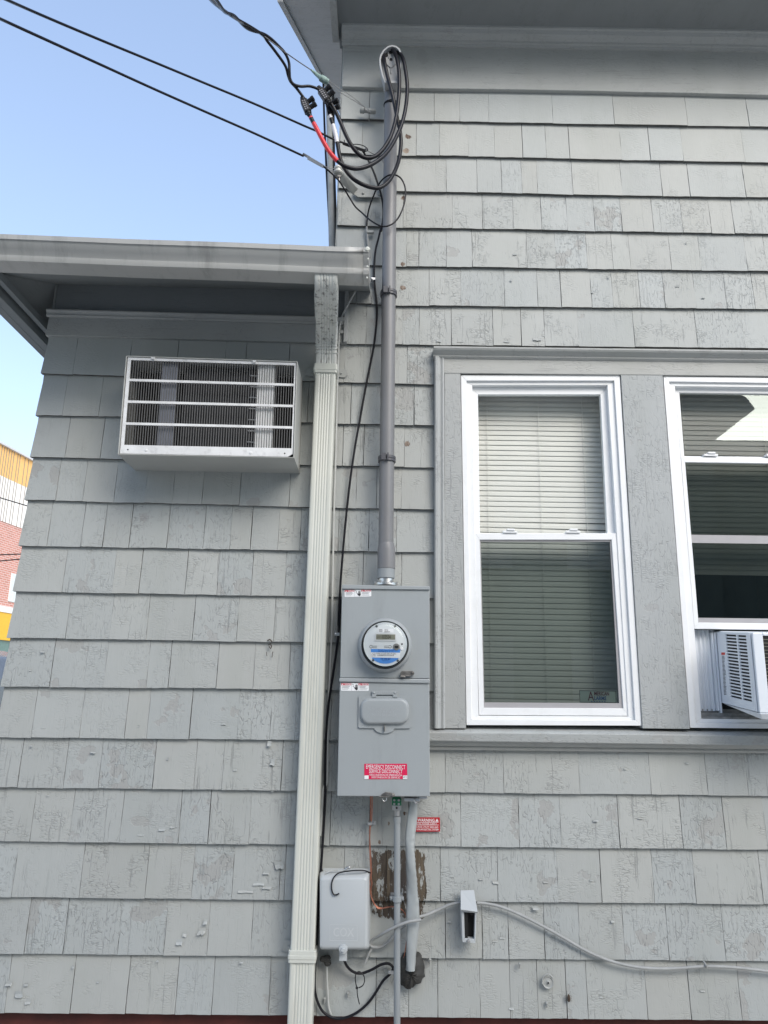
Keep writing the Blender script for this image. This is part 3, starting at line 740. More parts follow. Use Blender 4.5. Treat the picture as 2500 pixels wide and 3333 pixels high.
pane(win2, [(1238,322),(1845,330),(1878,640),(1260,636)], .020, M_GLU)
pane(win2, [(1262,648),(1878,656),(1966,1422),(1326,1414)], .004, M_GLL)
bl = MB()
xa = P(*c5(1243, 328), .10).x-.02; xb = P(*c5(1900, 600), .10).x; zt = P(*c5(1300,320), .10).z+.03; zb_ = P(*c5(1400,1192), .10).z
slats(bl, xa, xb, zb_, zt, .10)
for fx in (1262, 1640):
    xx = P(*c5(fx, 500), .09).x; bl.box(xx-.0008, xx+.0008, .091, .0925, zb_, zt)
bl.build('blind', M_BLIND, win2)
for X in (1388, 1680):
    lk = MB(); c = P(*c5(X, 624), -.004); lk.box(c.x-.026, c.x+.026, -.012, .012, c.z-.004, c.z+.004); lk.box(c.x-.012, c.x+.016, -.016, .006, c.z+.0042, c.z+.011)
    lk.build('sash_lock', M_VINYL, win2, bevel=.001)
tr_ = MB(); a = P(*c11(735,1640), .02); b = P(*c11(1609,1640), .02); e = P(*c11(735,1745), .0)
for (zz0, zz1, ya, yb) in ((a.z-.012, a.z, .035, .06), (a.z-.024, a.z-.0125, .012, .0345), (a.z-.031, a.z-.0245, -.004, .0115)):
    tr_.box(P(*c5(1342,1850),0).x, P(*c5(2060,1850),0).x, ya, yb, zz0, zz1)
tr_.build('sill_track', simple('dirty track', (.25,.25,.24), .6, var=.3, vscale=40, dirt=(.05,.05,.05)), win2)

# ============================================================ GUTTER
XG0 = -2.0; XG1 = P(1196, 845, GY-.1).x
ztop_r = P(1190, 807, GY-.115).z; ztop_l = P(0, 764, GY-.115).z; xr0 = P(1190, 807, GY-.115).x; xl0 = P(0, 764, GY-.115).x
def gtz(x): return ztop_l+(ztop_r-ztop_l)*(x-xl0)/(xr0-xl0)
zlip = P(1198, 885, GY-.085).z-ztop_r; zbot = zlip-.004
prof = [(GY-.004, .0), (GY-.004, zbot), (GY-.080, zbot), (GY-.084, zbot+.010), (GY-.084, zbot+.018), (GY-.088, zbot+.026), (GY-.098, zbot+.036), (GY-.110, zbot+.050), (GY-.117, zbot+.064), (GY-.118, -.016), (GY-.118, -.001), (GY-.108, .0), (GY-.106, -.004)]
gut = thing('rain_gutter', (-.8, GY, gtz(-.8)-.1), 'grey aluminium gutter along the edge of the low wing roof', 'gutter')
gm = MB(); k = len(prof); xs = [XG0+(XG1-XG0)*i/24 for i in range(25)]
vs = []
for x in xs:
    wob = .0012*math.sin(x*9)+random.uniform(-.0004, .0004)
    vs += [(x, p[0]+wob*.5, gtz(x)+p[1]+wob) for p in prof]
gm.add(vs, [(i*k+j, i*k+j+1, (i+1)*k+j+1, (i+1)*k+j) for i in range(24) for j in range(k-1)])
go = gm.build('trough', M_GUT, gut, smooth=True, angle=25)
so = go.modifiers.new('solid', 'SOLIDIFY'); so.thickness = .0012; so.offset = 1
ge = MB(); pr = prof[:-1]
ge.add([(XG1+.001, p[0]-.001, gtz(XG1)+p[1]-.001) for p in pr]+[(XG1+.005, p[0]-.001, gtz(XG1)+p[1]-.001) for p in pr],
       [tuple(range(len(pr))), tuple(range(2*len(pr)-1, len(pr)-1, -1))]+[(i, (i+1) % len(pr), len(pr)+(i+1) % len(pr), len(pr)+i) for i in range(len(pr))])
# folded flange over the trough end
fl = []
for (dx, e) in ((-.014, .0022), (.002, .0022)):
    fl += [(XG1+dx, p[0]-e, gtz(XG1)+p[1]-(.0005 if i not in (1, 2) else .003)) for i, p in enumerate(pr)]
kk = len(pr); ge.add(fl, [(i, i+1, kk+i+1, kk+i) for i in range(1, kk-2)])
ge.build('end_cap', M_GUT, gut)
gs_ = MB(); c = P(*c12(1090,265), GY-.12); gs_.lathe([(.0,-.004),(.007,-.003),(.009,.002),(.008,.006),(0,.006)], c, 'y', 12)
for (X, Y) in ((1098,410),(1088,520),(1082,680)):
    gr_ = MB(); c = P(*c12(X, Y), GY-.12 if Y < 600 else GY-.1); gr_.lathe([(0,-.003),(.003,-.002),(.004,.002),(0,.004)], c, 'y', 10); gr_.build('rivet', M_DS, gut, smooth=True)
gs_.build('sealant_bead', M_DS, gut, smooth=True)

# ============================================================ DOWNSPOUT
ds = thing('downspout', (P(980, 3333, -.05).x, -.05, 0), 'cream corrugated metal downspout from the wing gutter to the ground', 'downspout')
def ds_section(cx, cy, cz, w_, d_, tilt=0.0, ribs=True):
    """closed loop of the rectangular corrugated section; tilt leans the section back"""
    pts = []; nrib = 5; r_ = .006
    def add(x, y): pts.append((x, y))
    front = []
    n = 40
    for i in range(n+1):
        t = i/n; x = -w_/2+r_+(w_-2*r_)*t
        y = -d_/2
        if ribs and .14 < t < .86: y += .0021*(.5-.5*math.cos((t-.14)/.72*2*math.pi*nrib))
        front.append((x, y))
    pts = [(-w_/2, -d_/2+r_), (-w_/2+r_*.3, -d_/2+r_*.3)]+front+[(w_/2-r_*.3, -d_/2+r_*.3), (w_/2, -d_/2+r_), (w_/2, d_/2), (-w_/2, d_/2)]
    ct, st_ = math.cos(tilt), math.sin(tilt)
    return [(cx+p[0], cy+p[1]*ct, cz+p[1]*st_) for p in pts]
def loft(mb, secs, cap=True):
    k = len(secs[0]); vs = [p for s in secs for p in s]
    mb.add(vs, [(i*k+j, i*k+(j+1) % k, (i+1)*k+(j+1) % k, (i+1)*k+j) for i in range(len(secs)-1) for j in range(k)]+([tuple(range(k)), tuple(range((len(secs)-1)*k, len(secs)*k))] if cap else []))
DY = -.055; DDEP = .058
def dsc(u0, u1, v): a = P(u0, v, DY-DDEP/2); b = P(u1, v, DY-DDEP/2); return (a.x+b.x)/2, b.x-a.x, (a.z+b.z)/2
pA = dsc(1025, 1094, 1200); pB = dsc(963, 1039, 2622); pC = dsc(936, 1015, 3320)
W_ = .0775
pipe = MB()
def xat(z): return pA[0]+(pC[0]-pA[0])*(z-pA[2])/(pC[2]-pA[2])
loft(pipe, [ds_section(xat(z), DY, z, W_, DDEP) for z in (pA[2]+.005, pB[2], pC[2]+.2, pC[2]-.1, .12)])
pipe.build('pipe', M_DS, ds, smooth=True, angle=50)
col_m = MB()
def collar(mb, z0, z1, e=.005):
    for (a, b, ee) in ((z0, z1, e), (z0+(z1-z0)*.30, z0+(z1-z0)*.62, e+.0015)):
        loft(mb, [ds_section(xat(a), DY, a, W_+2*ee, DDEP+2*ee, ribs=False), ds_section(xat(b), DY, b, W_+2*ee, DDEP+2*ee, ribs=False)])
za = P(1060, 1211, -.09).z; zb2 = P(1060, 1182, -.09).z; collar(col_m, za, zb2)
col_m.build('collar', M_DS, ds, bevel=.001)
col_m = MB(); za = P(985, 3136, -.09).z; zb3 = P(985, 3096, -.09).z; collar(col_m, za, zb3)
col_m.build('collar', M_DS, ds, bevel=.001)
bk = MB()
def tab(mb, fn, pts, y=-.020):
    q = [P(*fn(*p), y) for p in pts]; mb.prism([(p.x, p.z) for p in q], y, y+.0022)
for pts_, (X, Y) in (([(225,1985),(350,1988),(350,2108),(215,2098),(198,2070),(202,2010)], (292,2048)), ([(640,1990),(775,1998),(805,2025),(800,2085),(765,2118),(640,2108)], (712,2053))):
    bk = MB(); tab(bk, c12, pts_); bo = bk.build('wall_bracket', M_PAINTM, ds, bevel=.0006)
    c = P(*c12(X, Y), -.022); bk = MB(); bk.lathe([(0,-.003),(.003,-.002),(.004,0),(0,.001)], c, 'y', 10); bk.build('screw', M_PAINTM, bo)
bk = MB(); tab(bk, c4, [(70,1408),(135,1420),(135,1535),(60,1508),(45,1495)]); bo = bk.build('wall_bracket', M_PAINTM, ds, bevel=.0006); bk = MB(); c = P(*c4(112,1475), -.022); bk.lathe([(0,-.003),(.004,-.002),(.005,0),(0,.001)], c, 'y', 10)
bk.build('screw', M_PAINTM, bo)
# elbows: out of the gutter, swept back to the wall
el = MB()
oc = P(1064, 893, GY-.06); ox = oc.x; zo = gtz(ox)+zbot
secs = []; NS = 64
zend = pA[2]+.05
ctrl = [Vector((P(1063, v_, y_).x, y_, zo+dz_)) for (y_, dz_, v_) in ((-.414,.012,893),(-.414,-.006,910),(-.395,-.022,935),(-.345,-.030,965),(-.27,-.034,1005),(-.19,-.040,1045),(-.125,-.054,1085),(-.078,-.085,1115))]+[Vector((xat(pA[2]+.045), DY, pA[2]+.045)), Vector((xat(pA[2]), DY, pA[2]))]
sp_ = spline(ctrl, 10); nn = len(sp_)
lens = [0]
for i in range(1, nn): lens.append(lens[-1]+(sp_[i]-sp_[i-1]).length)
for i, p in enumerate(sp_):
    t = (sp_[min(i+1, nn-1)]-sp_[max(i-1, 0)]).normalized()
    tilt = math.atan2(-t.y, -t.z)     # lean of the section
    s = lens[i]/lens[-1]
    cr_ = 0
    if .10 < s < .40 or .62 < s < .86: cr_ = .0035*(1 if i % 3 == 0 else (-.6 if i % 3 == 1 else 0))
    secs.append(ds_section(p.x, p.y, p.z, W_+cr_*1.4, DDEP+cr_, tilt=-tilt if False else math.atan2(t.y, -t.z)))
loft(el, secs)
el.build('elbow', M_DSG, ds, smooth=True, angle=40)

# ============================================================ UPPER CORNER PIPE
cp = thing('drain_pipe', (P(1078, 790, .09).x, .09, 0), 'thin round grey pipe running up the left corner of the upper wall', 'pipe')
m_ = MB(); m_.tube([P(1083, 798+150, .06), P(1083, 798, .06), P(1077, 480, .06), P(1072, 290, .06)], .0165, 16)
m_.build('pipe', M_PAINTM, cp, smooth=True)
m_ = MB(); m_.tube(path(None, [(1077,950),(1075,798),(1063,560),(1056,400),(1053,300),(1052,250)], .09), .0045, 8)
tag(m_.build('cable', M_BLK, smooth=True), 'black cable strapped along the left edge of the upper corner pipe', 'cable')
m_ = MB(); m_.tube(path(None, [(1099,950),(1096,798),(1088,560),(1086,400),(1084,300)], .045), .005, 8)
m_.build('seam_strip', M_DARK, cp, smooth=True)

# ============================================================ THROUGH-WALL AIR CONDITIONER
AY = -.20
ac = thing('air_conditioner', (P(680, 1500, AY).x, -.1, P(680, 1485, AY).z), 'beige through the wall air conditioner with louvred front grille', 'air conditioner')
TL, TR, BR, BL = [P(*c10(*p), AY) for p in ((80,72),(1575,122),(1545,965),(8,935))]
def Q(s, t, y=AY):
    a = TL.lerp(TR, s); b = BL.lerp(BR, s); p = a.lerp(b, t); return Vector((p.x, y, p.z))
caseb = MB(); o4 = [Q(0,0), Q(1,0), Q(1,1), Q(0,1)]; i4 = [Q(.006,.010), Q(.994,.010), Q(.994,.992), Q(.006,.992)]
caseb.ring(o4, i4, AY, .01)
caseb.build('casing', M_ACC, ac, bevel=.001)
gr = MB(); gy = AY+.004
def gq(s0, s1, t0, t1, y0, y1): gr.hexa([Q(s0,t0), Q(s1,t0), Q(s1,t1), Q(s0,t1)], y0, y1)
tt = [.036, .243, .262, .468, .488, .694, .714, .912]
# slots rows in t: between bars
gq(.010, .990, .014, .040, gy, gy+.006)
rows = [(.040,.234),(.258,.455),(.479,.676),(.700,.900)]
for a, b in ((.234,.258),(.455,.479),(.676,.700)): gq(.030, .982, a, b, gy, gy+.006)
gr.hexa([Q(.010,.900), Q(.990,.900), Q(.990,.955), Q(.962,.985), Q(.010,.985)], gy, gy+.006)
gq(.010, .030, .040, .900, gy, gy+.006); gq(.982, .990, .040, .900, gy, gy+.006)
NF = 66; gr.mcur = 1
for i in range(NF+1):
    s = .030+(.982-.030)*i/NF
    for a, b in rows:
        p0 = Q(s, a-.004); p1 = Q(s, b+.004); th = .0007
        gr.add([(p0.x-th, gy+.0005, p0.z),(p0.x+th, gy+.0005, p0.z),(p1.x+th, gy+.0005, p1.z),(p1.x-th, gy+.0005, p1.z),
                (p0.x-th+.001, gy+.0035, p0.z),(p0.x+th+.001, gy+.0035, p0.z),(p1.x+th+.001, gy+.0035, p1.z),(p1.x-th+.001, gy+.0035, p1.z)],
               [(0,1,2,3),(4,7,6,5),(0,4,5,1),(1,5,6,2),(2,6,7,3),(3,7,4,0)])
gr.build('grille', [M_ACF, simple('fin edges', (.15,.15,.15), .5, .3)], ac)
it = MB(); bq = [Q(.007,.012), Q(.993,.012), Q(.993,.990), Q(.007,.990)]; it.hexa(bq, -.06, -.05)
it.build('interior', M_ACB, ac)
it = MB(); it.hexa([Q(.33,.06), Q(.80,.06), Q(.80,.93), Q(.33,.93)], AY+.045, -.061)
it.build('coil', M_FIN, ac)
for i in range(7):
    it = MB(); t_ = .12+i*.115; it.hexa([Q(.72,t_), Q(.79,t_+.004), Q(.79,t_+.014), Q(.72,t_+.010)], AY+.036, AY+.044); it.build('coil_tube', M_ZINC, ac)
it = MB(); it.hexa([Q(.768,.03), Q(.868,.03), Q(.868,.90), Q(.768,.90)], AY+.020, AY+.030); it.build('bright_panel', M_SHINY, ac)
it = MB(); it.hexa([Q(.205,.03), Q(.300,.03), Q(.300,.90), Q(.205,.90)], AY+.022, AY+.032); it.build('dull_panel', M_DULLS, ac)
for (X, Y) in ((258,897),(1167,920)): sc = MB(); sc.lathe([(0,-.0025),(.0045,-.0018),(.006,.0),(0,.0005)], P(*c10(X,Y), gy), 'y', 14); sc.build('screw', M_ACF, ac, smooth=True)
for (X, Y) in ((97,892),(1463,925)): sc = MB(); sc.lathe([(0,-.0008),(.0025,-.0008),(.0025,.0),(0,.0)], P(*c10(X,Y), gy), 'y', 12); sc.build('screw_hole', M_ACB, ac)
for (X, Y) in ((314,94),(1198,124)):
    sc = MB(); c = P(*c10(X, Y), AY-.002); sc.box(c.x-.006, c.x+.006, AY-.003, AY+.006, c.z-.004, c.z+.004); sc.build('clip', M_ACF, ac, bevel=.0006)

# ============================================================ WINDOW AIR CONDITIONER
xs_ = PX(*c11(975, 1200), P(*c11(975, 1200), .02).x).x
# depth at which the side plane x = xs_ reaches the outer corner pixel
def y_on_side(X, Y): return PX(*c11(X, Y), xs_).y
yo = y_on_side(1440, 1200)
TILT = (yo, .10); zt_ = P(*c11(1425, 640), yo).z; zb_ = P(*c11(1455, 1690), yo).z
wa = thing('air_conditioner', (xs_+.22, yo/2, zb_), 'white window air conditioner hanging out of the open right window', 'air conditioner')
b_ = MB(); b_.box(xs_+.004, xs_+.48, yo+.012, .10, zb_, zt_); b_.build('cabinet', M_ACW, wa, bevel=.006)
fz = MB(); fx0 = xs_+.004; fx1 = xs_+.48
gx = P(*c11(1565, 900), yo).x
fz.box(fx0, gx, yo, yo+.0115, zb_, zt_); fz.box(gx, fx1, yo, yo+.0115, zt_-.010, zt_); fz.box(gx, fx1, yo, yo+.0115, zb_, zb_+.03)
fz.build('rear_frame', M_ACW, wa, bevel=.003)
fz = MB(); fz.box(gx, fx1, yo+.006, yo+.011, zb_+.03, zt_-.010); fz.build('condenser', M_ACB, wa)
fz = MB()
zz = zb_+.035
while zz < zt_-.014: fz.box(gx, fx1, yo+.004, yo+.0055, zz, zz+.0014); zz += .0115
fz.build('fins', M_LCD, wa)
# side plate with real louvre slots
sp2 = MB(); ya = y_on_side(1410, 1200); yb = .02
cols = [(y_on_side(1092,1100), y_on_side(1232,1100)), (y_on_side(1250,1100), y_on_side(1362,1100))]
ztop = PX(*c11(1090, 655), xs_).z-(cols[0][0]-yo)*.10; zbt = PX(*c11(1130, 1500), xs_).z-(cols[0][0]-yo)*.10
xA, xB = xs_-.001, xs_+.0035
sp2.box(xA, xB, yo+.012, .03, ztop, zt_-.004); sp2.box(xA, xB, yo+.012, .03, zb_+.002, zbt)
sp2.box(xA, xB, yo+.012, cols[1][1], zbt, ztop); sp2.box(xA, xB, cols[1][0], cols[0][1], zbt, ztop); sp2.box(xA, xB, cols[0][0], .03, zbt, ztop)
NSL = 20; pt = (ztop-zbt)/NSL
for k in range(NSL):
    z_ = zbt+k*pt
    for (a, b) in cols: sp2.box(xA, xB, b, a, z_, z_+pt*.42)
sp2.build('side_panel', M_ACW, wa)
sb = MB(); sb.box(xs_+.0036, xs_+.0039, yo+.014, .02, zbt-.002, ztop+.002); sb.build('slot_interior', M_ACB, wa)
base = MB(); yb0 = y_on_side(1045, 1600)
base.add([(xs_+.002,yo-.004,zb_-.001),(xs_+.48,yo-.004,zb_-.001),(xs_+.48,.02,zb_-.001),(xs_+.002,.02,zb_-.001),(xs_+.012,yo+.01,zb_-.022),(xs_+.47,yo+.01,zb_-.022),(xs_+.47,-.06,zb_-.010),(xs_+.012,-.06,zb_-.010)],
         [(0,1,2,3),(4,7,6,5),(0,4,5,1),(1,5,6,2),(2,6,7,3),(3,7,4,0)])
base.build('base_pan', M_ACW, wa, bevel=.003)
TILT = None
lab = MB(); yl0 = y_on_side(1000, 910); yl1 = y_on_side(1045, 910)
def side_rect(mb, X0, X1, Y0, Y1, x=None):
    x = x or xs_-.0014
    ps = [PX(*c11(X, Y), x) for X, Y in ((X0,Y0),(X1,Y0),(X1,Y1),(X0,Y1))]; mb.add(ps, [(0,1,2,3)])
side_rect(lab, 998, 1045, 900, 932); lab.build('warning_label', simple('label orange red', (.6,.05,.03), .5), wa)
lab = MB()
for k in range(30):
    Y = 945+k*17.2; dX = (Y-945)*.055
    side_rect(lab, 1004+dX, 1004+dX+random.uniform(26, 42), Y, Y+8)
lab.build('label_text', M_INK, wa)
# accordion side curtain filling the open window left of the unit
ap = thing('side_curtain', (xs_-.08, .03, zb_), 'white accordion filler panel left of the window air conditioner', 'panel')
pc = MB(); x0 = P(*c5(1322, 1600), .03).x-.012; x1 = xs_+.002; n = 44; vs = []
for i in range(n+1):
    x = x0+(x1-x0)*i/n; y = .03+.006*(.5-.5*math.cos(i/n*2*math.pi*5.5))
    vs += [(x, y, zb_-.001), (x, y, zt_+.03)]
pc.add(vs, [(2*i, 2*i+2, 2*i+3, 2*i+1) for i in range(n)])
pc.build('pleats', M_ACW, ap, smooth=True)
pc = MB(); pc.box(xs_-.018, xs_-.0105, .018, .034, zb_, zt_+.02); pc.box(xs_-.0095, xs_-.003, .014, .034, zb_-.01, zt_+.02)
pc.build('edge_rail', M_ACW, ap, bevel=.001)

# ============================================================ SERVICE MAST
MY = -.085
mast = thing('service_mast', P(1254, 1890, MY), 'grey plastic service mast pipe rising from the meter cabinet to the weatherhead', 'conduit')
def mc(v): return 1272+(1257-1272)*(v-360)/(1700-360)
pm = MB(); pts = [P(mc(v), v, MY) for v in (1800, 1500, 1200, 900, 600, 280)]; pm.tube(pts, .0268, 28)
pm.build('pipe', M_PVC, mast, smooth=True)
pm = MB(); pm.tube([P(1257.5, v, MY) for v in (1852, 1790, 1778, 1768)], [.0315, .0315, .0295, .0270], 28); pm.build('coupling', M_PVC, mast, smooth=True)
pm = MB(); pm.tube([P(1256, v, MY) for v in (1884, 1882, 1853)], [.0295, .0315, .0315], 28); pm.build('adapter', M_PVC2, mast, smooth=True)
pm = MB(); pm.tube([P(1256, v, MY) for v in (1903, 1884.5)], .0265, 28); c = P(1256, 1901, MY)
pm.lathe([(0,-.006),(.040,-.006),(.040,.002),(.030,.004),(0,.004)], c, 'z', 24)
for an in range(0, 360, 60): pm.boxc((c[0]+.037*math.cos(rad(an)), c[1]+.037*math.sin(rad(an)), c[2]+.004), .008, .008, .008)
pm.build('hub', M_ALU, mast, smooth=True)
for v in (958, 1496):
    c = P(mc(v), v, MY); pm = MB()
    pm.lathe([(.0274,-.010),(.0325,-.010),(.0325,-.003),(.0310,-.001),(.0325,.001),(.0325,.010),(.0274,.010)], c, 'z', 32)
    pm.box(c[0]-.020, c[0]-.004, c[1]-.038, c[1]-.030, c[2]-.011, c[2]+.014); pm.box(c[0]+.001, c[0]+.006, c[1]-.040, c[1]-.030, c[2]-.012, c[2]+.015)
    pm.box(c[0]-.028, c[0]+.028, c[1], -.012, c[2]-.008, c[2]+.008)
    pm.build('strap', M_PVCD, mast, smooth=True)
pm = MB(); c = P(mc(342), 342, MY)
for dz in (-.005, .004): pm.tube([(c[0]+.0285*math.cos(a/24*2*math.pi), c[1]+.0285*math.sin(a/24*2*math.pi), c[2]+dz+.004*math.sin(a/24*2*math.pi+dz*200)) for a in range(25)], .0018, 6)
pm.boxc((c[0]+.006, c[1]-.031, c[2]+.004), .010, .008, .010); pm.build('cable_tie', M_BLK, mast, smooth=True)
# weatherhead
wh = thing('weatherhead', P(1272, 268, MY), 'grey plastic weatherhead capping the service mast under the eave', 'weatherhead')
out_ = [(975,745),(950,680),(930,590),(925,530),(936,490),(960,450),(1000,415),(1040,403),(1080,412),(1110,438),(1128,480),(1132,530),(1122,600),(1105,680),(1092,745)]
yf, yb = -.150, -.055
po = [pz(*c1(*p), yf) for p in out_]; cx = sum(p[0] for p in po)/len(po); cz = sum(p[1] for p in po)/len(po)
pi_ = [((p[0]-cx)*.88+cx, (p[1]-cz)*.90+cz) for p in po]
m_ = MB(); n = len(po)
vs = [(p[0], yf, p[1]) for p in po]+[(p[0], yf, p[1]) for p in pi_]+[(p[0], yf+.022, p[1]) for p in pi_]+[((p[0]-cx)*1.0+cx, yf+.03, p[1]) for p in po]+[((p[0]-cx)*.8+cx, yb, (p[1]-cz)*.85+cz) for p in po]
fs = []
for a, b in ((0,1),(1,2),(0,3),(3,4)): fs += [(a*n+i, a*n+(i+1) % n, b*n+(i+1) % n, b*n+i) for i in range(n)]
fs += [tuple(range(4*n, 5*n)), tuple(range(2*n, 3*n))]
m_.add(vs, fs); m_.build('hood', M_HEAD, wh, smooth=True, angle=40)
m_ = MB(); m_.tube([P(1272, v, MY) for v in (278, 245, 238)], [.0295, .0295, .024], 28); m_.build('collar', simple('pale grey plastic', (.50,.50,.52), .45), wh, smooth=True)
for (X, Y, r_) in ((1030,460,.0105),(1030,532,.0055),(984,487,.0115),(1088,470,.0105)):
    m_ = MB(); m_.lathe([(0,-.001),(r_,-.001),(r_,.003),(0,.003)], P(*c1(X, Y), yf+.020), 'y', 18); m_.build('cable_hole', M_DARK, wh)
m_ = MB()
for a, b in (((975,560),(1030,610)),((1085,560),(1030,610)),((1030,610),(1030,660)),((1000,430),(1010,520)),((1062,440),(1055,500))):
    m_.tube([P(*c1(*a), yf+.020), P(*c1(*b), yf+.020)], .0022, 6)
m_.build('rib', M_HEAD, wh, smooth=True)

# ---- service conductors
def cable(name, pts3, r, mat, label, cat='cable', group=None, seg=12):
    m_ = MB(); m_.tube(pts3, r, seg); return tag(m_.build(name, mat, smooth=True), label, cat, group)
G1 = 'service conductors drooping from the weatherhead'
def taped(pathpts, splits, r, label):
    """one cable object, tape wraps as children; splits = [(i0,i1,material)]"""
    t = thing('service_cable', pathpts[0], label, 'cable', G1)
    m_ = MB(); m_.tube(pathpts, r, 12); m_.build('jacket', M_BLK, t, smooth=True)
    for (a, b, mt) in splits:
        k = len(pathpts); m_ = MB(); m_.tube(pathpts[int(a*k):int(b*k)], r*1.09, 12); m_.build('tape', mt, t, smooth=True)
    return t
RC = .0077
A = path(c1, [(1040,440),(1075,500),(1100,620),(1106,760),(1098,900),(1075,1060),(1035,1210),(975,1320),(905,1395),(830,1422),(760,1402),(690,1330),(632,1230),(580,1110),(535,1010),(485,925)],
         [-.13,-.155,-.165,-.17,-.175,-.185,-.2,-.215,-.23,-.245,-.255,-.265,-.27,-.275,-.28,-.285])
taped(A, [], RC, 'black service cable with the innermost loop, no coloured tape')
B = path(c1, [(1090,450),(1140,530),(1168,680),(1177,800),(1165,950),(1135,1090),(1085,1220),(1010,1350),(925,1435),(820,1495),(720,1518),(630,1500),(560,1458),(480,1370),(420,1270),(365,1165),(320,1080),(300,1035)],
         [-.13,-.155,-.165,-.17,-.18,-.19,-.205,-.225,-.245,-.265,-.28,-.29,-.295,-.30,-.305,-.31,-.31,-.31])
taped(B, [(.715,.925,M_RED),(.955,.975,M_RED)], RC, 'service cable with long red tape wrap at its end')
C_ = path(c1, [(962,480),(975,570),(1000,690),(1030,800),(1060,930),(1090,1080),(1115,1200),(1120,1300),(1105,1420),(1070,1530),(1010,1630),(930,1688),(850,1685),(760,1652),(680,1600),(615,1520),(575,1430),(553,1320),(535,1220),(505,1110),(480,1030)],
          [-.13,-.15,-.155,-.16,-.16,-.155,-.15,-.15,-.16,-.18,-.2,-.215,-.225,-.235,-.24,-.245,-.25,-.255,-.26,-.265,-.265])
taped(C_, [(.865,.95,M_WHT),(.975,.995,M_WHT)], RC, 'service cable with white tape wrap, the lowest hanging loop')
# ---- insulated tap connectors
def connector(c0, ax, lugs, label, scale=1.0, txt=True):
    c = Vector(c0); t = thing('cable_connector', c, label, 'connector', 'black insulated connectors joining the service cables')
    ax = Vector(ax).normalized(); side = Vector((1,0,0)); side = (side-ax*side.dot(ax)).normalized(); dep = ax.cross(side)
    M = Matrix((side, dep, ax)).transposed()
    def tr(p): return c+M@(Vector(p)*scale)
    def obox(mb, x0, x1, y0, y1, z0, z1):
        vs = [tr(p) for p in ((x0,y0,z0),(x1,y0,z0),(x1,y1,z0),(x0,y1,z0),(x0,y0,z1),(x1,y0,z1),(x1,y1,z1),(x0,y1,z1))]
        mb.add(vs, [(0,3,2,1),(4,5,6,7),(0,1,5,4),(1,2,6,5),(2,3,7,6),(3,0,4,7)])
    m_ = MB(); obox(m_, -.013, .013, -.012, .012, -.028, .028); m_.build('body', M_BLKS, t, bevel=.003)
    for (z_) in (-.013, .013):
        m_ = MB(); m_.tube([tr((.008,-.002,z_)), tr((.026,-.010,z_)), tr((.027,-.0105,z_)), tr((.036,-.015,z_))], [.009*scale,.009*scale,.0105*scale,.0105*scale], 16); m_.build('screw_cap', M_BLKS, t, smooth=True)
    for s in (-1, 1):
        m_ = MB(); m_.tube([tr((0,0,s*.026)), tr((0,0,s*.036)), tr((0,0,s*.037)), tr((0,0,s*.043))], [.0105*scale,.0105*scale,.0085*scale,.0085*scale], 14); m_.build('cable_port', M_BLKS, t, smooth=True)
    if txt:
        m_ = MB()
        for k in range(5):
            for j in range(2):
                x0 = -.009+j*.008; z0 = -.021+k*.009
                vs = [tr(p) for p in ((x0,-.0123,z0),(x0+.005,-.0123,z0+.001),(x0+.005,-.0123,z0+.005),(x0,-.0123,z0+.004))]
                m_.add(vs, [(0,1,2,3)])
        m_.build('moulded_marks', simple('faint white print', (.25,.25,.27), .6), t)
    return t
def axis_of(fn, p, q, y): return P(*fn(*q), y)-P(*fn(*p), y)
connector(P(*c1(265, 958), -.31), axis_of(c1, (300,1040), (235,880), -.31), 2, 'black cable connector on the red taped cable, lower left of the cluster')
connector(P(*c1(428, 858), -.30), axis_of(c1, (475,925), (390,800), -.30), 2, 'black cable connector at the top, just under the green clamp')
connector(P(*c1(478, 968), -.262), axis_of(c1, (478,1030), (450,900), -.262), 2, 'black cable connector on the white taped cable, behind the other two', txt=False)
# ---- overhead triplex drop
tr1 = path(c7, [(1010,-30),(1050,12),(1100,52),(1160,92),(1230,132),(1290,172),(1315,205),(1355,257),(1400,322),(1415,372),(1428,402),(1455,432),(1490,478)],
           [-1.1,-.98,-.85,-.72,-.6,-.5,-.46,-.42,-.38,-.36,-.35,-.33,-.315])
cable('drop_wire', tr1, .0052, M_BLK, 'black overhead drop wire running to the lower left connector', group='overhead service drop wires')
tr2 = path(c7, [(1022,-42),(1066,6),(1104,58),(1150,78),(1215,140),(1290,165),(1330,190),(1370,228),(1400,262),(1418,305),(1421,350),(1424,385),(1440,412),(1475,424),(1520,423),(1560,436),(1576,450)],
           [-1.1,-.98,-.86,-.73,-.61,-.5,-.46,-.43,-.40,-.38,-.37,-.36,-.35,-.335,-.32,-.31,-.305])
cable('drop_wire', tr2, .0052, M_BLK, 'black overhead drop wire running to the top connector', group='overhead service drop wires')
tr3 = path(c7, [(1016,-36),(1072,28),(1092,38),(1170,102),(1222,126),(1290,172),(1400,256),(1465,302),(1530,345)],
           [-1.1,-.98,-.85,-.72,-.6,-.5,-.42,-.36,-.31])
cable('messenger_wire', tr3, .0020, M_STEEL, 'thin bare steel messenger wire above the drop wires', group=None, seg=8)
wc = thing('wedge_clamp', P(*c7(1570, 378), -.30), 'green corroded wedge clamp on the bare messenger wire', 'clamp')
m_ = MB(); m_.tube([P(*c1(312,628),-.31), P(*c1(350,660),-.308), P(*c1(392,695),-.305), P(*c1(398,700),-.305), P(*c1(430,720),-.30), P(*c1(468,740),-.295)], [.0035,.0065,.0085,.0125,.0135,.0105], 12)
m_.build('body', M_GREENC, wc, smooth=True)
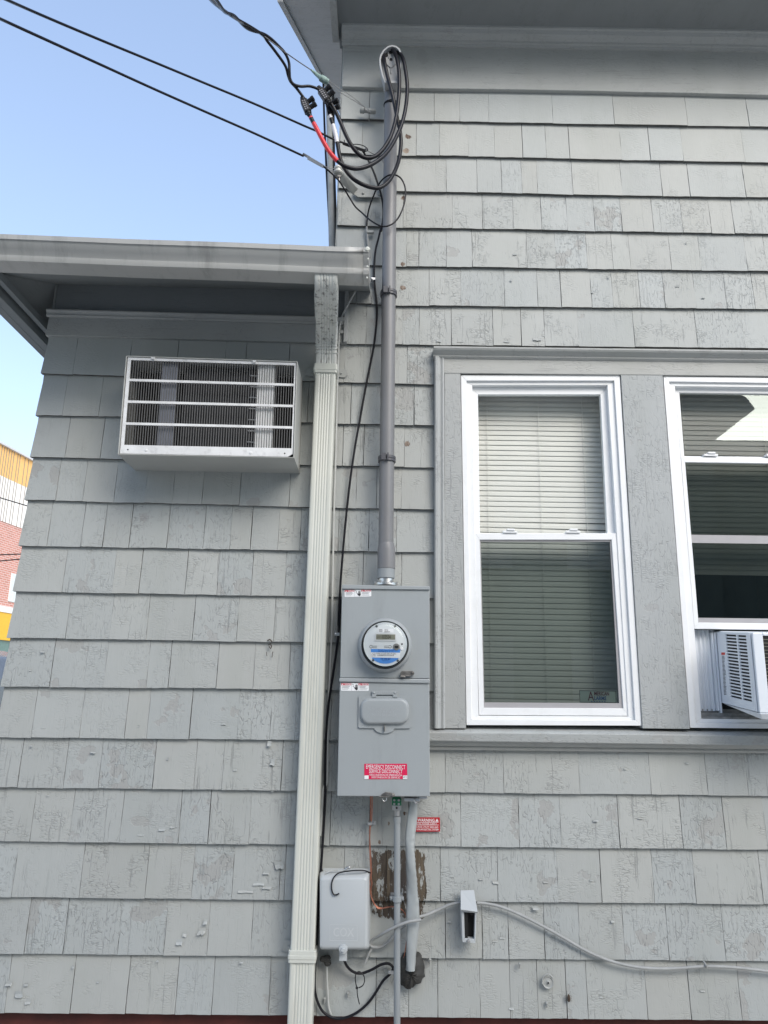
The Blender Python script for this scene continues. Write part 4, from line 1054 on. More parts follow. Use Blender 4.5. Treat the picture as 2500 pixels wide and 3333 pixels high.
m_ = MB(); m_.tube(path(c1, [(445,712),(560,790),(680,870),(785,955)], [-.29,-.21,-.13,-.055]), .0014, 6); m_.tube(path(c1, [(455,745),(560,822),(680,895),(800,968)], [-.29,-.21,-.13,-.055]), .0014, 6)
m_.build('bail_wire', M_ZINC, wc, smooth=True)
ik = thing('porcelain_knob', P(*c1(820, 1000), -.03), 'grey painted knob screwed to the wall holding the clamp wires', 'insulator')
m_ = MB(); a = P(*c1(752,990), -.045); b = P(*c1(895,1005), -.045); d = b-a
m_.tube([a, a+d*.02, a+d*.25, a+d*.3, a+d*.5, a+d*.55, a+d*.95, b], [.010,.0125,.0125,.009,.009,.0115,.0105,.008], 16); m_.build('spool', M_PAINTM, ik, smooth=True)
m_ = MB(); m_.tube([P(*c1(815,975),-.045), P(*c1(822,1000),-.060), P(*c1(830,1025),-.045)], .0022, 6); m_.tube([P(*c1(790,965),-.05), P(*c1(800,985),-.060), P(*c1(850,1012),-.056)], .0018, 6); m_.build('tie_wire', M_ZINC, ik, smooth=True)
# ---- two thin communication lines
w1p = path(c7, [(-250,-130),(40,2),(250,94),(500,199),(750,302),(1000,406),(1250,510),(1535,636)], [-1.35,-1.1,-.92,-.74,-.57,-.42,-.29,-.16])
w1q = path(c1, [(345,1172),(430,1212),(520,1256),(610,1288),(665,1305)], [-.15,-.13,-.11,-.09,-.07])
cable('overhead_line', w1p[:-1]+w1q, .0042, M_BLK, 'upper thin black overhead line crossing the sky to the wall', group='thin overhead communication lines')
w2p = path(c7, [(-250,-25),(0,92),(250,206),(500,320),(750,434),(1000,545),(1250,655),(1490,766)], [-1.4,-1.12,-.95,-.78,-.62,-.47,-.33,-.21])
cable('overhead_line', w2p, .0042, M_BLK, 'lower thin black overhead line ending in a silver clamp', group='thin overhead communication lines')
# silver P-clamp
wc2 = thing('drop_clamp', P(*c1(330, 1440), -.18), 'silver drop wire clamp on the lower overhead line', 'clamp')
m_ = MB(); m_.tube([P(*c1(238,1385),-.20), P(*c1(295,1418),-.195)], .0062, 4); m_.tube([P(*c1(285,1420),-.195), P(*c1(425,1500),-.185)], [.0085,.0075], 4); m_.build('body', M_ALU, wc2)
m_ = MB(); m_.tube(path(c1, [(420,1492),(480,1510),(530,1520)], [-.185,-.16,-.14]), .0012, 6); m_.tube(path(c1, [(425,1498),(480,1528),(540,1545)], [-.185,-.16,-.14]), .0012, 6); m_.build('bail_wire', M_ZINC, wc2, smooth=True)
# cable below the clamp: loops round the mast and runs down painted
lp = path(c1, [(425,1500),(490,1555),(560,1625),(610,1700),(655,1775),(710,1860),(770,1915),(820,1962),(880,2005),(955,2038),(1030,2022),(1085,1975),(1125,1905),(1152,1820),(1162,1730),(1150,1660),(1115,1600),(1060,1572),(1000,1582),(945,1625),(905,1690),(870,1770),(838,1860),(818,1950),(812,2040)],
          [-.185,-.16,-.14,-.12,-.10,-.09,-.09,-.11,-.13,-.135,-.135,-.13,-.13,-.125,-.125,-.125,-.125,-.125,-.12,-.10,-.08,-.06,-.045,-.03,-.022])
cable('telephone_cable', lp, .0032, M_BLK, 'thin black cable making a round loop across the mast')
cable('painted_cable', path(c1, [(812,2040),(815,2100),(822,2180),(828,2240),(835,2320)], -.022), .0042, M_GRYC, 'short grey painted cable on the wall left of the mast above the gutter')
m_ = MB(); c = P(*c1(835,2090), -.022); m_.box(c.x-.012, c.x+.018, -.030, -.016, c.z-.006, c.z+.006); tag(m_.build('cable_clip', M_PAINTM, bevel=.001), 'grey painted clip holding the short cable above the gutter', 'clip')
# dead end bundle on upper line
m_ = MB()
m_.tube(path(c1, [(600,1290),(650,1308),(700,1325),(760,1345),(800,1358)], -.07), .0060, 8)
m_.tube(path(c1, [(680,1300),(730,1298),(790,1315),(822,1345),(800,1362),(740,1345),(690,1310)], -.075), .0018, 6)
m_.tube(path(c1, [(610,1260),(615,1290),(630,1310)], -.08), .0022, 6); m_.tube(path(c1, [(665,1278),(680,1300),(668,1318)], -.08), .0022, 6)
tag(m_.build('line_anchor', M_BLKS, smooth=True), 'black taped splice where the upper thin line reaches the wall', 'splice')
m_ = MB(); m_.tube([P(*c1(800,1335),-.06), P(*c1(822,1348),-.06)], .005, 8); m_.tube([P(*c1(818,1355),-.055), P(*c1(890,1395),-.02)], .0022, 6); m_.tube([P(*c1(925,1370),-.04), P(*c1(965,1465),-.022)], .003, 8)
tag(m_.build('wall_hook', M_ZINC, smooth=True), 'small zinc hook and screw beside the black splice', 'hook')
# bracket with porcelain spool
bt = thing('insulator_bracket', P(*c1(830, 1740), -.02), 'grey steel arm bracket with a white porcelain insulator', 'bracket')
m_ = MB(); q = [P(*c1(*p), -.020) for p in ((690,1712),(712,1700),(962,1712),(965,1780),(735,1778),(700,1755))]; m_.prism([(p.x, p.z) for p in q], -.024, -.0195); m_.build('plate', M_PAINTM, bt, bevel=.0008)
m_ = MB(); a = [P(*c1(735,1700), -.024), P(*c1(690,1740), -.024), P(*c1(520,1575), -.13), P(*c1(590,1540), -.13)]
m_.add([*a, *[p+Vector((0,.004,-.004)) for p in a]], [(0,1,2,3),(7,6,5,4),(0,4,5,1),(1,5,6,2),(2,6,7,3),(3,7,4,0)]); m_.build('arm', M_PAINTM, bt)
c = P(*c1(555,1545), -.135); m_ = MB(); m_.lathe([(0,-.010),(.016,-.010),(.019,-.006),(.018,-.001),(.012,.004),(.012,.009),(.016,.013),(.016,.019),(.011,.024),(0,.025)], c, 'z', 24); m_.build('insulator', M_CERA, bt, smooth=True)
m_ = MB(); c = P(*c1(565,1590), -.135); m_.boxc(c, .012, .012, .008); m_.tube([c, c-Vector((0,0,.022))], .0035, 8); m_.build('bolt', M_STEEL, bt)
for p in ((780,1738),(920,1748)): m_ = MB(); m_.lathe([(0,-.004),(.004,-.003),(.006,0),(0,.001)], P(*c1(*p), -.025), 'y', 10); m_.build('screw', M_PAINTM, bt, smooth=True)

# ---- long black coax down the wall
cx_pts = [c1(780,1362), c1(830,1450), c1(880,1560), c1(920,1680), c1(950,1790), c1(962,1900), c1(955,2000), c1(940,2080),
  c2(760,130), c2(730,250), c2(705,350), c2(693,460), c2(688,620), c2(698,760), c2(712,880), c2(718,1000), c2(712,1120), c2(690,1320), c2(650,1530), c2(600,1780), c2(560,2000), c2(540,2120),
  c3(520,170), c3(490,340), c3(440,690), c3(395,1100), c3(360,1500), c3(335,1850), c3(322,2180), c13(300,280), c13(280,600), c13(240,900), c13(195,1200), c13(175,1450), c13(165,1700), c13(162,2000),
  c4(442,60), c4(430,300), c4(405,700), c4(380,1000), c4(365,1300), c4(352,1550), c4(343,1750), c4(348,1880), c4(380,1990), c4(430,2065), c4(520,2112), c4(620,2108), c4(730,2058), c4(830,1970), c4(900,1870), c4(960,1775), c4(1025,1712), c4(1048,1660), c4(1010,1622), c4(940,1632), c4(850,1680), c4(760,1710), c4(690,1695), c4(635,1645), c4(605,1580)]
ys = [-.06,-.05,-.045,-.04,-.035]+[-.028]*(len(cx_pts)-9)+[-.03,-.035,-.04,-.05]
coax = spline([P(u, v, y) for (u, v), y in zip(cx_pts, ys)], 6)
cable('coax_cable', coax, .0042, M_BLK, 'long black coaxial cable running down the wall and looping under the plastic enclosure')
for (fn, X, Y) in ((c2,680,662),(c8,88,804),(c4,1035,1695)):
    c = P(*fn(X, Y), -.030); m_ = MB(); m_.box(c.x-.010, c.x+.008, -.037, -.034, c.z-.005, c.z+.005); m_.lathe([(0,-.003),(.0035,-.002),(.0035,.002),(0,.002)], (c.x-.006, -.038, c.z), 'y', 10)
    m_.box(c.x-.0098, c.x-.003, -.034, -.016, c.z-.004, c.z+.004)
    lb = {662: 'metal cable clip on the black cable beside the gutter end', 804: 'metal cable clip on the black cable left of the round meter', 1695: 'metal cable clip at the bottom by the thin conduit'}[Y]
    tag(m_.build('cable_clip', M_ALU, bevel=.0006), lb, 'clip', 'metal clips on the black coaxial cable')
# ---- thin light grey cable behind the downspout
gp = [c12(975,750), c12(900,900), c12(800,1080), c12(740,1200), c12(700,1320), c12(682,1440), c12(675,1600), c12(668,1800), c12(662,2000), c12(655,2211), c2(310,1700), c2(300,2150), c3(290,500), c3(275,1000), c3(265,1500), c3(255,2100), c13(230,300), c13(215,700), c13(200,1000), c13(185,1400), c13(178,1900), c4(420,50), c4(405,300), c4(395,470)]
cable('painted_cable', spline([P(u, v, (-.05 if i < 3 else -.026)) for i, (u, v) in enumerate(gp)], 5), .0040, M_LTC, 'thin light grey cable following the right side of the downspout')
m_ = MB(); c = P(*c12(705,1468), -.022); m_.box(c.x-.008, c.x+.010, -.030, -.018, c.z-.006, c.z+.006); tag(m_.build('cable_clip', M_PAINTM, bevel=.001), 'grey painted clip on the light cable by the downspout elbow', 'clip')

# ============================================================ METER CABINET
BY = -.145
cab = thing('meter_cabinet', P(1250, 2593, BY/2), 'tall grey steel electric meter cabinet with hinged breaker hatch', 'meter cabinet')
def fq(fn, pts, y): return [(P(*fn(*p), y).x, P(*fn(*p), y).z) for p in pts]
m_ = MB(); m_.prism(fq(c8, [(162,80),(1553,94),(1553,1505),(132,1492)], BY), BY, -.016); m_.build('upper_box', M_CAB, cab, bevel=.002)
m_ = MB(); m_.prism(fq(c9, [(128,96),(1550,118),(1560,1918),(85,1910)], BY-.004), BY-.004, -.016); m_.build('lower_cover', M_CAB, cab, bevel=.0025)
m_ = MB(); m_.prism(fq(c8, [(160,14),(1556,42),(1556,95),(160,80)], BY-.006), BY-.006, -.016); m_.build('top_cap', M_CAB, cab, bevel=.0015)
m_ = MB(); m_.prism(fq(c8, [(118,1496),(1558,1512),(1555,1584),(118,1558)], BY-.010), BY-.010, -.020); m_.build('middle_flange', M_CAB, cab, bevel=.003)
# raised ring around the meter
c = P(*c8(846, 975), BY-.004)
rp = lambda r: r*.205*(D+BY)/2485*1.02
m_ = MB(); m_.lathe([(rp(352),-.001),(rp(352),-.016),(rp(362),-.019),(rp(385),-.016),(rp(402),-.008),(rp(414),.005)], c, 'y', 72)
m_.f = m_.f[:-2]; m_.a = m_.a[:-2]; m_.mi = m_.mi[:-2]
m_.build('meter_ring', M_CAB, cab, smooth=True, angle=60)
# latch
m_ = MB(); q = fq(c8, [(1088,1420),(1110,1388),(1145,1384),(1290,1386),(1312,1415),(1300,1448),(1265,1458),(1215,1450),(1190,1465),(1090,1462)], BY-.010); m_.prism(q, BY-.016, BY-.0005)
m_.tube([P(*c8(1090,1470),BY-.018), P(*c8(1170,1475),BY-.018)], .0035, 8); m_.tube([P(*c8(1180,1462),BY-.018), P(*c8(1250,1462),BY-.018)], .002, 8)
m_.lathe([(0,-.004),(.004,-.003),(.005,0),(0,.001)], P(*c8(1280,1412), BY-.016), 'y', 14); m_.build('seal_latch', M_STEEL, cab, bevel=.0008)
m_ = MB(); q = fq(c9, [(790,1885),(810,1865),(858,1842),(985,1862),(1002,1890),(990,1915),(950,1912),(900,1895),(790,1900)], BY-.010); m_.prism(q, BY-.016, BY-.005)
m_.lathe([(0,-.004),(.004,-.003),(.005,0),(0,.001)], P(*c9(965,1890), BY-.016), 'y', 14); q = P(*c9(752,1900), BY); q2 = P(*c9(900,1905), BY); m_.box(q.x, q2.x, BY-.018, BY-.006, q2.z-.002, q.z); m_.build('hasp', M_STEEL, cab, bevel=.0006)
m_ = MB(); c_ = P(*c9(840,1955), BY-.01); m_.tube([(c_.x+.0065*math.cos(a), BY-.01, c_.z+.0065*math.sin(a)) for a in [rad(-200+i*14) for i in range(20)]], .0008, 6); m_.build('wire_loop', M_ALU, cab, smooth=True)
# hatch
hy = BY-.0045
hp = [(440,318),(1238,318),(1250,330),(1255,810),(1238,832),(995,834)]
hp += [(835+165*math.cos(rad(a)), 812+100*math.sin(rad(a))) for a in range(12, 170, 12)]
hp += [(675,830),(440,826),(422,808),(428,330)]
m_ = MB(); m_.prism(fq(c9, hp, hy), hy-.005, hy); hatch = m_.build('hatch', M_CAB, cab, bevel=.0015)
def rrect(x0, x1, y0, y1, r, n=8):
    p = []
    for (cx_, cy_, a0) in ((x1-r, y0+r, -90), (x1-r, y1-r, 0), (x0+r, y1-r, 90), (x0+r, y0+r, 180)):
        p += [(cx_+r*math.cos(rad(a0+90*i/n)), cy_+r*math.sin(rad(a0+90*i/n))) for i in range(n+1)]
    return p
m_ = MB(); L0 = fq(c9, rrect(452,1228,352,772,150), hy-.005); L1 = fq(c9, rrect(462,1218,362,762,142), hy-.012); L2 = fq(c9, rrect(480,1200,382,742,126), hy-.017); L3 = fq(c9, rrect(500,1180,402,722,110), hy-.0175); n = len(L0)
vs = [(p[0], hy-.005, p[1]) for p in L0]+[(p[0], hy-.013, p[1]) for p in L1]+[(p[0], hy-.017, p[1]) for p in L2]+[(p[0], hy-.0175, p[1]) for p in L3]
m_.add(vs, [(a*n+i, a*n+(i+1) % n, (a+1)*n+(i+1) % n, (a+1)*n+i) for a in range(3) for i in range(n)]+[tuple(range(3*n, 4*n))]); m_.build('hatch_bulge', M_CAB, cab, smooth=True, angle=50)
m_ = MB(); m_.prism(fq(c9, [(640,238),(1038,238),(1040,342),(972,340),(970,300),(708,300),(706,340),(640,340)], hy-.004), hy-.0075, hy+.0); 
for X in (670, 1003): m_.lathe([(0,-.003),(.0035,-.002),(.004,0),(0,.001)], P(*c9(X,265), hy-.0075), 'y', 12)
m_.build('hinge', M_CAB, cab, bevel=.0008)
m_ = MB(); tx(m_, 'MILBANK', c9, 728, 955, 250, 285, hy-.0079); m_.build('embossed_lettering', simple('embossed enamel', (.36,.38,.395), .35), cab); m_ = MB(); tx(m_, 'TO RESET BREAKER OPEN LID', c9, 570, 1120, 500, 540, hy-.0178); tx(m_, 'TO RESET', c9, 690, 1000, 555, 585, hy-.0178); tx(m_, 'MAIN BREAKER', c9, 640, 1030, 600, 636, hy-.0178)
m_.build('embossed_lettering', simple('embossed enamel', (.36,.38,.395), .35), cab)
m_ = MB(); q = fq(c9, rrect(826,843,782,885,7,3), hy-.012); m_.prism(q, hy-.014, hy-.004); m_.build('hatch_tab', M_STEEL, cab, bevel=.0006)
m_ = MB()
for (X, Y) in ((1462,1900-1500+60),): pass
# danger labels
def danger(fn, X0, Y0, W, H, dy, rot, y):
    def R(pts): return fq(fn, [(X0+p[0]*W, Y0+p[1]*H+dy*p[0]) for p in pts], y)
    m_ = MB(); rr = rrect(0, 1, 0, 1, .07, 4); rr = [(p[0], min(1, max(0, p[1]))) for p in rr]
    m_.prism(R(rr), y-.0004, y)
    base = m_.build('danger_label', M_STW, cab)
    for (a, b) in ((.0, .375), (.62, 1.0)): m_ = MB(); m_.prism(R([(a+.01,.02),(b-.01,.02),(b-.01,.28),(a+.01,.28)]), y-.0007, y-.0003); m_.build('label_band', M_STR, base)
    for (a, s) in ((.06, 'DANGER'), (.68, 'PELIGRO')):
        m_ = MB(); q = R([(a+.03,.26),(a+.30,.05)]); m_.text('\u25B2'+s if False else s, (q[0][0]+q[1][0])/2+.002, (q[0][1]+q[1][1])/2, q[1][0]-q[0][0]-.004, q[1][1]-q[0][1], y-.0009, off=.01)
        q = R([(a-.025,.25),(a+.02,.25),(a-.002,.06)]); m_.add([(p[0], y-.0009, p[1]) for p in q], [(0,1,2)]); m_.build('label_lettering', M_STW, base)
    m_ = MB()
    for a in (.04, .66):
        for k in range(6):
            if k == 4: continue
            wdt = random.uniform(.2, .3); q = R([(a,.36+k*.095),(a+wdt,.36+k*.095),(a+wdt,.385+k*.095),(a,.385+k*.095)]); m_.add([(p[0], y-.0008, p[1]) for p in q], [(0,1,2,3)])
    for k in range(4): q = R([(.515+k*.022,.16+abs(k-1.5)*.04),(.530+k*.022,.16+abs(k-1.5)*.04),(.530+k*.022,.6),(.515+k*.022,.6)]); m_.add([(p[0], y-.0008, p[1]) for p in q], [(0,1,2,3)])
    q = R([(.505,.55),(.605,.55),(.595,.82),(.565,.92),(.535,.90),(.500,.74),(.47,.62)]); m_.add([(p[0], y-.0008, p[1]) for p in q], [tuple(range(7))])
    for (p0, p1) in (((.39,.10),(.45,.26)),((.45,.26),(.42,.40)),((.42,.40),(.50,.62))):
        q = R([p0, p1, (p1[0]+.012, p1[1]-.03), (p0[0]+.012, p0[1]-.03)]); m_.add([(p[0], y-.0008, p[1]) for p in q], [(0,1,2,3)])
    for xx in (.375, .615): q = R([(xx,.02),(xx+.004,.02),(xx+.004,.98),(xx,.98)]); m_.add([(p[0], y-.0008, p[1]) for p in q], [(0,1,2,3)])
    m_.build('label_print', M_INK, base)
danger(c8, 203, 100, 425, 112, -10, 0, BY-.0005)
danger(c9, 147, 115, 442, 122, 2, 0, BY-.0045)
# emergency disconnect label
y = BY-.0045
m_ = MB(); m_.prism(fq(c9, [(517,1396),(1195,1394),(1200,1638),(517,1641)], y), y-.0004, y); el_ = m_.build('disconnect_label', M_STR2, cab)
m_ = MB(); tx(m_, 'EMERGENCY DISCONNECT', c9, 545, 1168, 1418, 1472, y-.0012, .0); tx(m_, 'SERVICE DISCONNECT', c9, 592, 1122, 1489, 1541, y-.0012, .0)
tx(m_, 'DESCONEXION DE EMERGENCIA', c9, 600, 1115, 1563, 1586, y-.0012); tx(m_, 'DESCONEXION DE SERVICIO', c9, 632, 1085, 1602, 1624, y-.0012)
m_.build('label_lettering', M_STW, el_)
for (a, b) in ((517,585),(1130,1199)): m_ = MB(); q = fq(c9, [(a,1582),(b,1580),(b,1638),(a,1640)], y-.0012); m_.add([(p[0], y-.0012, p[1]) for p in q], [(0,1,2,3)]); m_.build('label_patch', M_STW, el_)
m_ = MB(); tx(m_, 'REV. B', c9, 1135, 1190, 1608, 1622, y-.0016); tx(m_, 'U5998', c9, 1138, 1190, 1590, 1600, y-.0016); m_.build('label_print', M_INK, el_)

# ============================================================ METER
em = thing('electric_meter', P(*c8(848, 970), BY-.03), 'round glass electric meter with digital display and blue white label', 'electric meter')
cc_ = P(*c8(848, 974), BY-.012); rr_ = lambda r, y: r*.205*(D+y)/2485*1.02
m_ = MB(); m_.lathe([(rr_(352,BY),0),(rr_(352,BY),-.012),(rr_(344,BY),-.020),(rr_(340,BY),-.030),(rr_(322,BY),-.030),(rr_(322,BY),-.0)], cc_, 'y', 72); m_.build('base', simple('meter base black', (.02,.022,.024), .25), em, smooth=True, angle=40)
fy = BY-.048; fc = P(*c8(850, 958), fy)
m_ = MB(); m_.lathe([(0,0),(rr_(334,fy),0),(rr_(334,fy),.004),(rr_(330,fy),.034),(0,.034)], fc, 'y', 72); m_.build('faceplate', simple('meter face white', (.66,.69,.70), .4, var=.01), em, smooth=True, angle=30)
m_ = MB(); m_.lathe([(rr_(337,fy),.030),(rr_(338,fy),.0),(rr_(334,fy),-.008),(rr_(318,fy),-.014),(rr_(250,fy),-.017),(rr_(120,fy),-.019),(.001,-.0195)], fc, 'y', 72); m_.f = m_.f[:-2]; m_.a = m_.a[:-2]; m_.mi = m_.mi[:-2]
m_.build('glass_cover', M_GLM, em, smooth=True, angle=60)
def faceq(pts, mat, name, yy, par=em):
    m_ = MB(); q = fq(c8, pts, yy); m_.prism(q, yy-.0003, yy); return m_.build(name, mat, par)
faceq([(620,1036),(1086,1042),(1084,1095),(622,1088)], M_BLUE, 'blue_band', fy-.0003)
arc = [(850+312*math.cos(rad(a)), 958+312*math.sin(rad(a))) for a in range(48, 134, 5)]
faceq([(1058,1180)]+arc+[(642,1172)], M_BLUE, 'blue_band', fy-.0003)
faceq([(622,1089),(1084,1096),(1082,1179),(640,1171)], M_STW, 'label_strip', fy-.0003)
lf = faceq([(686,790),(1024,793),(1022,908),(684,906)], M_LCDF, 'display', fy-.002)
m_ = MB(); q = fq(c8, [(706,803),(1008,806),(1006,888),(704,886)], fy-.0024); m_.prism(q, fy-.0026, fy-.0022); m_.build('screen', M_LCD, lf)
m_ = MB(); tx(m_, '103554', c8, 800, 935, 815, 875, fy-.003, .01); m_.build('digits', simple('lcd digits', (.05,.05,.04), .4), lf)
m_ = MB(); tx(m_, 'kWh 5', c8, 715, 785, 830, 868, fy-.003); m_.build('digits', simple('lcd faint digits', (.14,.14,.11), .4), lf)
m_ = MB(); tx(m_, 'Rhode Island Energy', c8, 738, 985, 1045, 1068, fy-.0009); tx(m_, 'METER B K K S L', c8, 738, 985, 1072, 1088, fy-.0009); tx(m_, '195 398 887', c8, 778, 935, 1180, 1208, fy-.0009, .02); tx(m_, 'METER NO', c8, 800, 900, 1216, 1228, fy-.0009)
m_.build('lettering', M_INKB, em)
m_ = MB(); tx(m_, 'FORM 2S CL200 240V 3W 60Hz', c8, 705, 1022, 1102, 1118, fy-.0009)
x = 725.0
while x < 990: q = fq(c8, [(x,1126),(x+3,1126),(x+3,1146),(x,1146)], fy-.0009); m_.add([(p[0], fy-.0009, p[1]) for p in q], [(0,1,2,3)]); x += random.choice((5,7,9))
x = 835.0
while x < 925: q = fq(c8, [(x,756),(x+3,756),(x+3,770),(x,770)], fy-.0009); m_.add([(p[0], fy-.0009, p[1]) for p in q], [(0,1,2,3)]); x += random.choice((5,7))
for k in range(4): q = fq(c8, [(745,722+k*12),(805,722+k*12),(805,726+k*12),(745,726+k*12)], fy-.0009); m_.add([(p[0], fy-.0009, p[1]) for p in q], [(0,1,2,3)])
tx(m_, '240 V', c8, 835, 895, 720, 732, fy-.0009); tx(m_, '195 398', c8, 835, 895, 738, 750, fy-.0009)
for (s, X, X2) in ((1, 622, 718), (-1, 925, 830)):
    c_ = P(*c8(X, 1000), fy); m_.tube([(c_.x+.0044*math.cos(a), fy-.0004, c_.z+.0044*math.sin(a)) for a in [rad((20 if s > 0 else 200)+i*16) for i in range(21)]], .0006, 4)
    for Y in (989, 1013): a_ = P(*c8(X+s*18, Y), fy); b_ = P(*c8(X2, Y+2), fy); m_.tube([(a_.x, fy-.0004, a_.z), (b_.x, fy-.0004, b_.z)], .0006, 4)
c_ = P(*c8(668, 1130), fy); m_.tube([(c_.x+.0065*math.cos(a), fy-.0006, c_.z+.0065*math.sin(a)) for a in [i*.35 for i in range(19)]], .0003, 4)
tx(m_, 'H', c8, 655, 682, 1112, 1146, fy-.0009)
m_.build('print', M_INK, em)
faceq([(737,712),(982,718),(980,778),(735,774)], M_STW, 'label_strip', fy-.0003)
m_ = MB()
for (X, Y, a) in ((712,675,-25),(1003,675,25),(657,1215,35),(1048,1222,-35)):
    c_ = P(*c8(X, Y), fy); ca, sa = math.cos(rad(a)), math.sin(rad(a)); w_ = .0036
    m_.add([(c_.x+ca*dx-sa*dz, fy-.001, c_.z+sa*dx+ca*dz) for dx, dz in ((-w_,-w_),(w_,-w_),(w_,w_),(-w_,w_))], [(0,1,2,3)])
m_.build('catch', simple('catch grey', (.08,.09,.09), .5), em)
m_ = MB(); c_ = P(*c8(1027, 1003), fy); m_.lathe([(0,-.004),(rr_(45,fy),-.004),(rr_(53,fy),-.002),(rr_(53,fy),0),(0,0)], c_, 'y', 28); o_ = m_.build('optical_port', simple('port metal', (.34,.33,.31), .35, .6, var=.2), em, smooth=True)
m_ = MB(); m_.prism(fq(c8, rrect(995,1060,985,1022,18,5), fy-.0042), fy-.0046, fy-.004); c_ = P(*c8(1115, 958), fy); m_.lathe([(0,-.001),(rr_(13,fy),-.001),(rr_(13,fy),0),(0,0)], c_, 'y', 14)
m_.build('port_window', M_ACB, em)
m_ = MB(); c_ = P(*c8(1112, 1035), fy); m_.lathe([(0,-.003),(rr_(20,fy),-.003),(rr_(25,fy),-.001),(rr_(25,fy),0),(0,0)], c_, 'y', 20); m_.build('button', M_STW, em, smooth=True)

# ============================================================ BELOW THE CABINET
GC = -.075
cd_ = thing('conduit', P(1292, 3333, GC), 'thin grey conduit dropping from the green connector to the ground', 'conduit')
m_ = MB(); p0 = P(1293, 2672, GC); p1 = P(1292.5, 3333, GC); p2 = p1+(p1-p0)*.35; m_.tube([p0, p1, p2], .0103, 20); m_.build('pipe', M_PVC2, cd_, smooth=True)
m_ = MB(); m_.tube([P(1293, 2677, GC), P(1293, 2657, GC)], .0118, 20); m_.build('coupling', M_PVC2, cd_, smooth=True)
m_ = MB(); m_.tube([P(1292, 2656, GC), P(1292, 2634, GC)], .0095, 12); c = P(1291, 2628, GC); m_.boxc(c, .029, .026, .016); m_.build('fitting', M_ZINC, cd_, bevel=.001)
m_ = MB(); m_.lathe([(0,-.014),(.0035,-.014),(.0035,-.0125),(0,-.0125)], c, 'y', 10); m_.build('set_screw', M_DARK, cd_)
m_ = MB(); c = P(*c4(1083, 1040), -.04); m_.lathe([(.0104,-.008),(.014,-.008),(.014,.008),(.0104,.008)], P(*c4(1086,1040), GC), 'z', 24)
cz_ = P(*c4(1083,1038), GC).z; xa_ = P(*c4(1022,1030), GC).x; xb_ = P(*c4(1146,1038), GC).x
m_.box(xa_, xb_, GC+.002, GC+.007, cz_-.006, cz_+.006)
m_.lathe([(0,-.003),(.004,-.002),(.004,0),(0,0)], (xa_+.005, GC+.002, cz_), 'y', 10); m_.lathe([(0,-.003),(.004,-.002),(.004,0),(0,0)], (xb_-.005, GC+.002, cz_), 'y', 10)
m_.box(xa_+.002, xb_-.002, GC+.007, -.012, cz_-.004, cz_+.004)
m_.build('strap', M_PVC2, cd_, bevel=.001)
m_ = MB(); c = P(1291, 2609, GC); m_.boxc(c, .031, .028, .022); m_.boxc((c.x, c.y, c.z+.013), .026, .024, .004)
gc_ = thing('grounding_connector', (c.x, c.y, c.z-.01), 'green grounding connector block under the meter cabinet', 'connector'); m_.build('body', M_GRNF, gc_, bevel=.002)
m_ = MB()
for dx in (-.008, .007):
    for dz in (-.006, .006): m_.lathe([(0,-.0155),(.0038,-.0155),(.0038,-.014),(0,-.014)], (c.x+dx, c.y, c.z+dz), 'y', 10)
m_.build('screw', M_ZINC, gc_)
m_ = MB(); c = P(1345, 2600, -.08); m_.box(c.x-.030, c.x+.020, -.115, -.05, c.z-.004, c.z+.006); m_.box(c.x+.012, c.x+.045, -.10, -.06, c.z+.002, c.z+.010)
m_.tube([(c.x+.002,-.118,c.z+.002),(c.x+.008,-.122,c.z-.008)], .004, 8); tag(m_.build('cable_clamp', M_ALU, bevel=.001), 'bright metal cable clamp gripping the silver sleeve under the cabinet', 'clamp')
# silver sleeved service cable
sv = [(1240,120,.0085),(1232,200,.0115),(1222,300,.0145),(1208,420,.0160),(1203,520,.0165),(1202,600,.0160),(1206,700,.0160),(1212,800,.0155),(1218,900,.0150),(1222,1000,.0150),(1226,1100,.0165),(1228,1200,.0175),(1226,1300,.0170),(1220,1400,.0165),(1214,1500,.0165),(1210,1600,.0160),(1205,1680,.0150)]
p3 = spline([P(*c4(a, b), -.060+.0*a) for a, b, r in sv], 5); rr3 = []
for i in range(len(p3)):
    k = i/5; a = int(min(k, len(sv)-2)); t = k-a; rr3.append(sv[a][2]*(1-t)+sv[min(a+1, len(sv)-1)][2]*t)
m_ = MB(); seg = 28; vs = []
for i, (p, r) in enumerate(zip(p3, rr3)):
    s = i/len(p3)
    for q in range(seg):
        an = 2*math.pi*q/seg; tw = an+s*5.0
        k = 1.10+.16*math.cos(2*tw)+.03*math.sin(3*tw+s*40)
        if .14 < s < .62: k += .11*math.sin(s*190+math.cos(an)*2.5+2*math.sin(s*37))*max(0, math.cos(an-1.1))*(.4+.6*math.sin(s*23)**2)
        vs.append((p.x+r*k*math.cos(an), p.y-r*k*.75*math.sin(an), p.z))
n = len(p3); m_.add(vs, [(i*seg+q, (i+1)*seg+q, (i+1)*seg+(q+1) % seg, i*seg+(q+1) % seg) for i in range(n-1) for q in range(seg)])
tag(m_.build('sleeved_cable', M_SLEEVE, smooth=True, angle=60), 'thick silver grey sleeved cable hanging beside the thin conduit', 'cable')
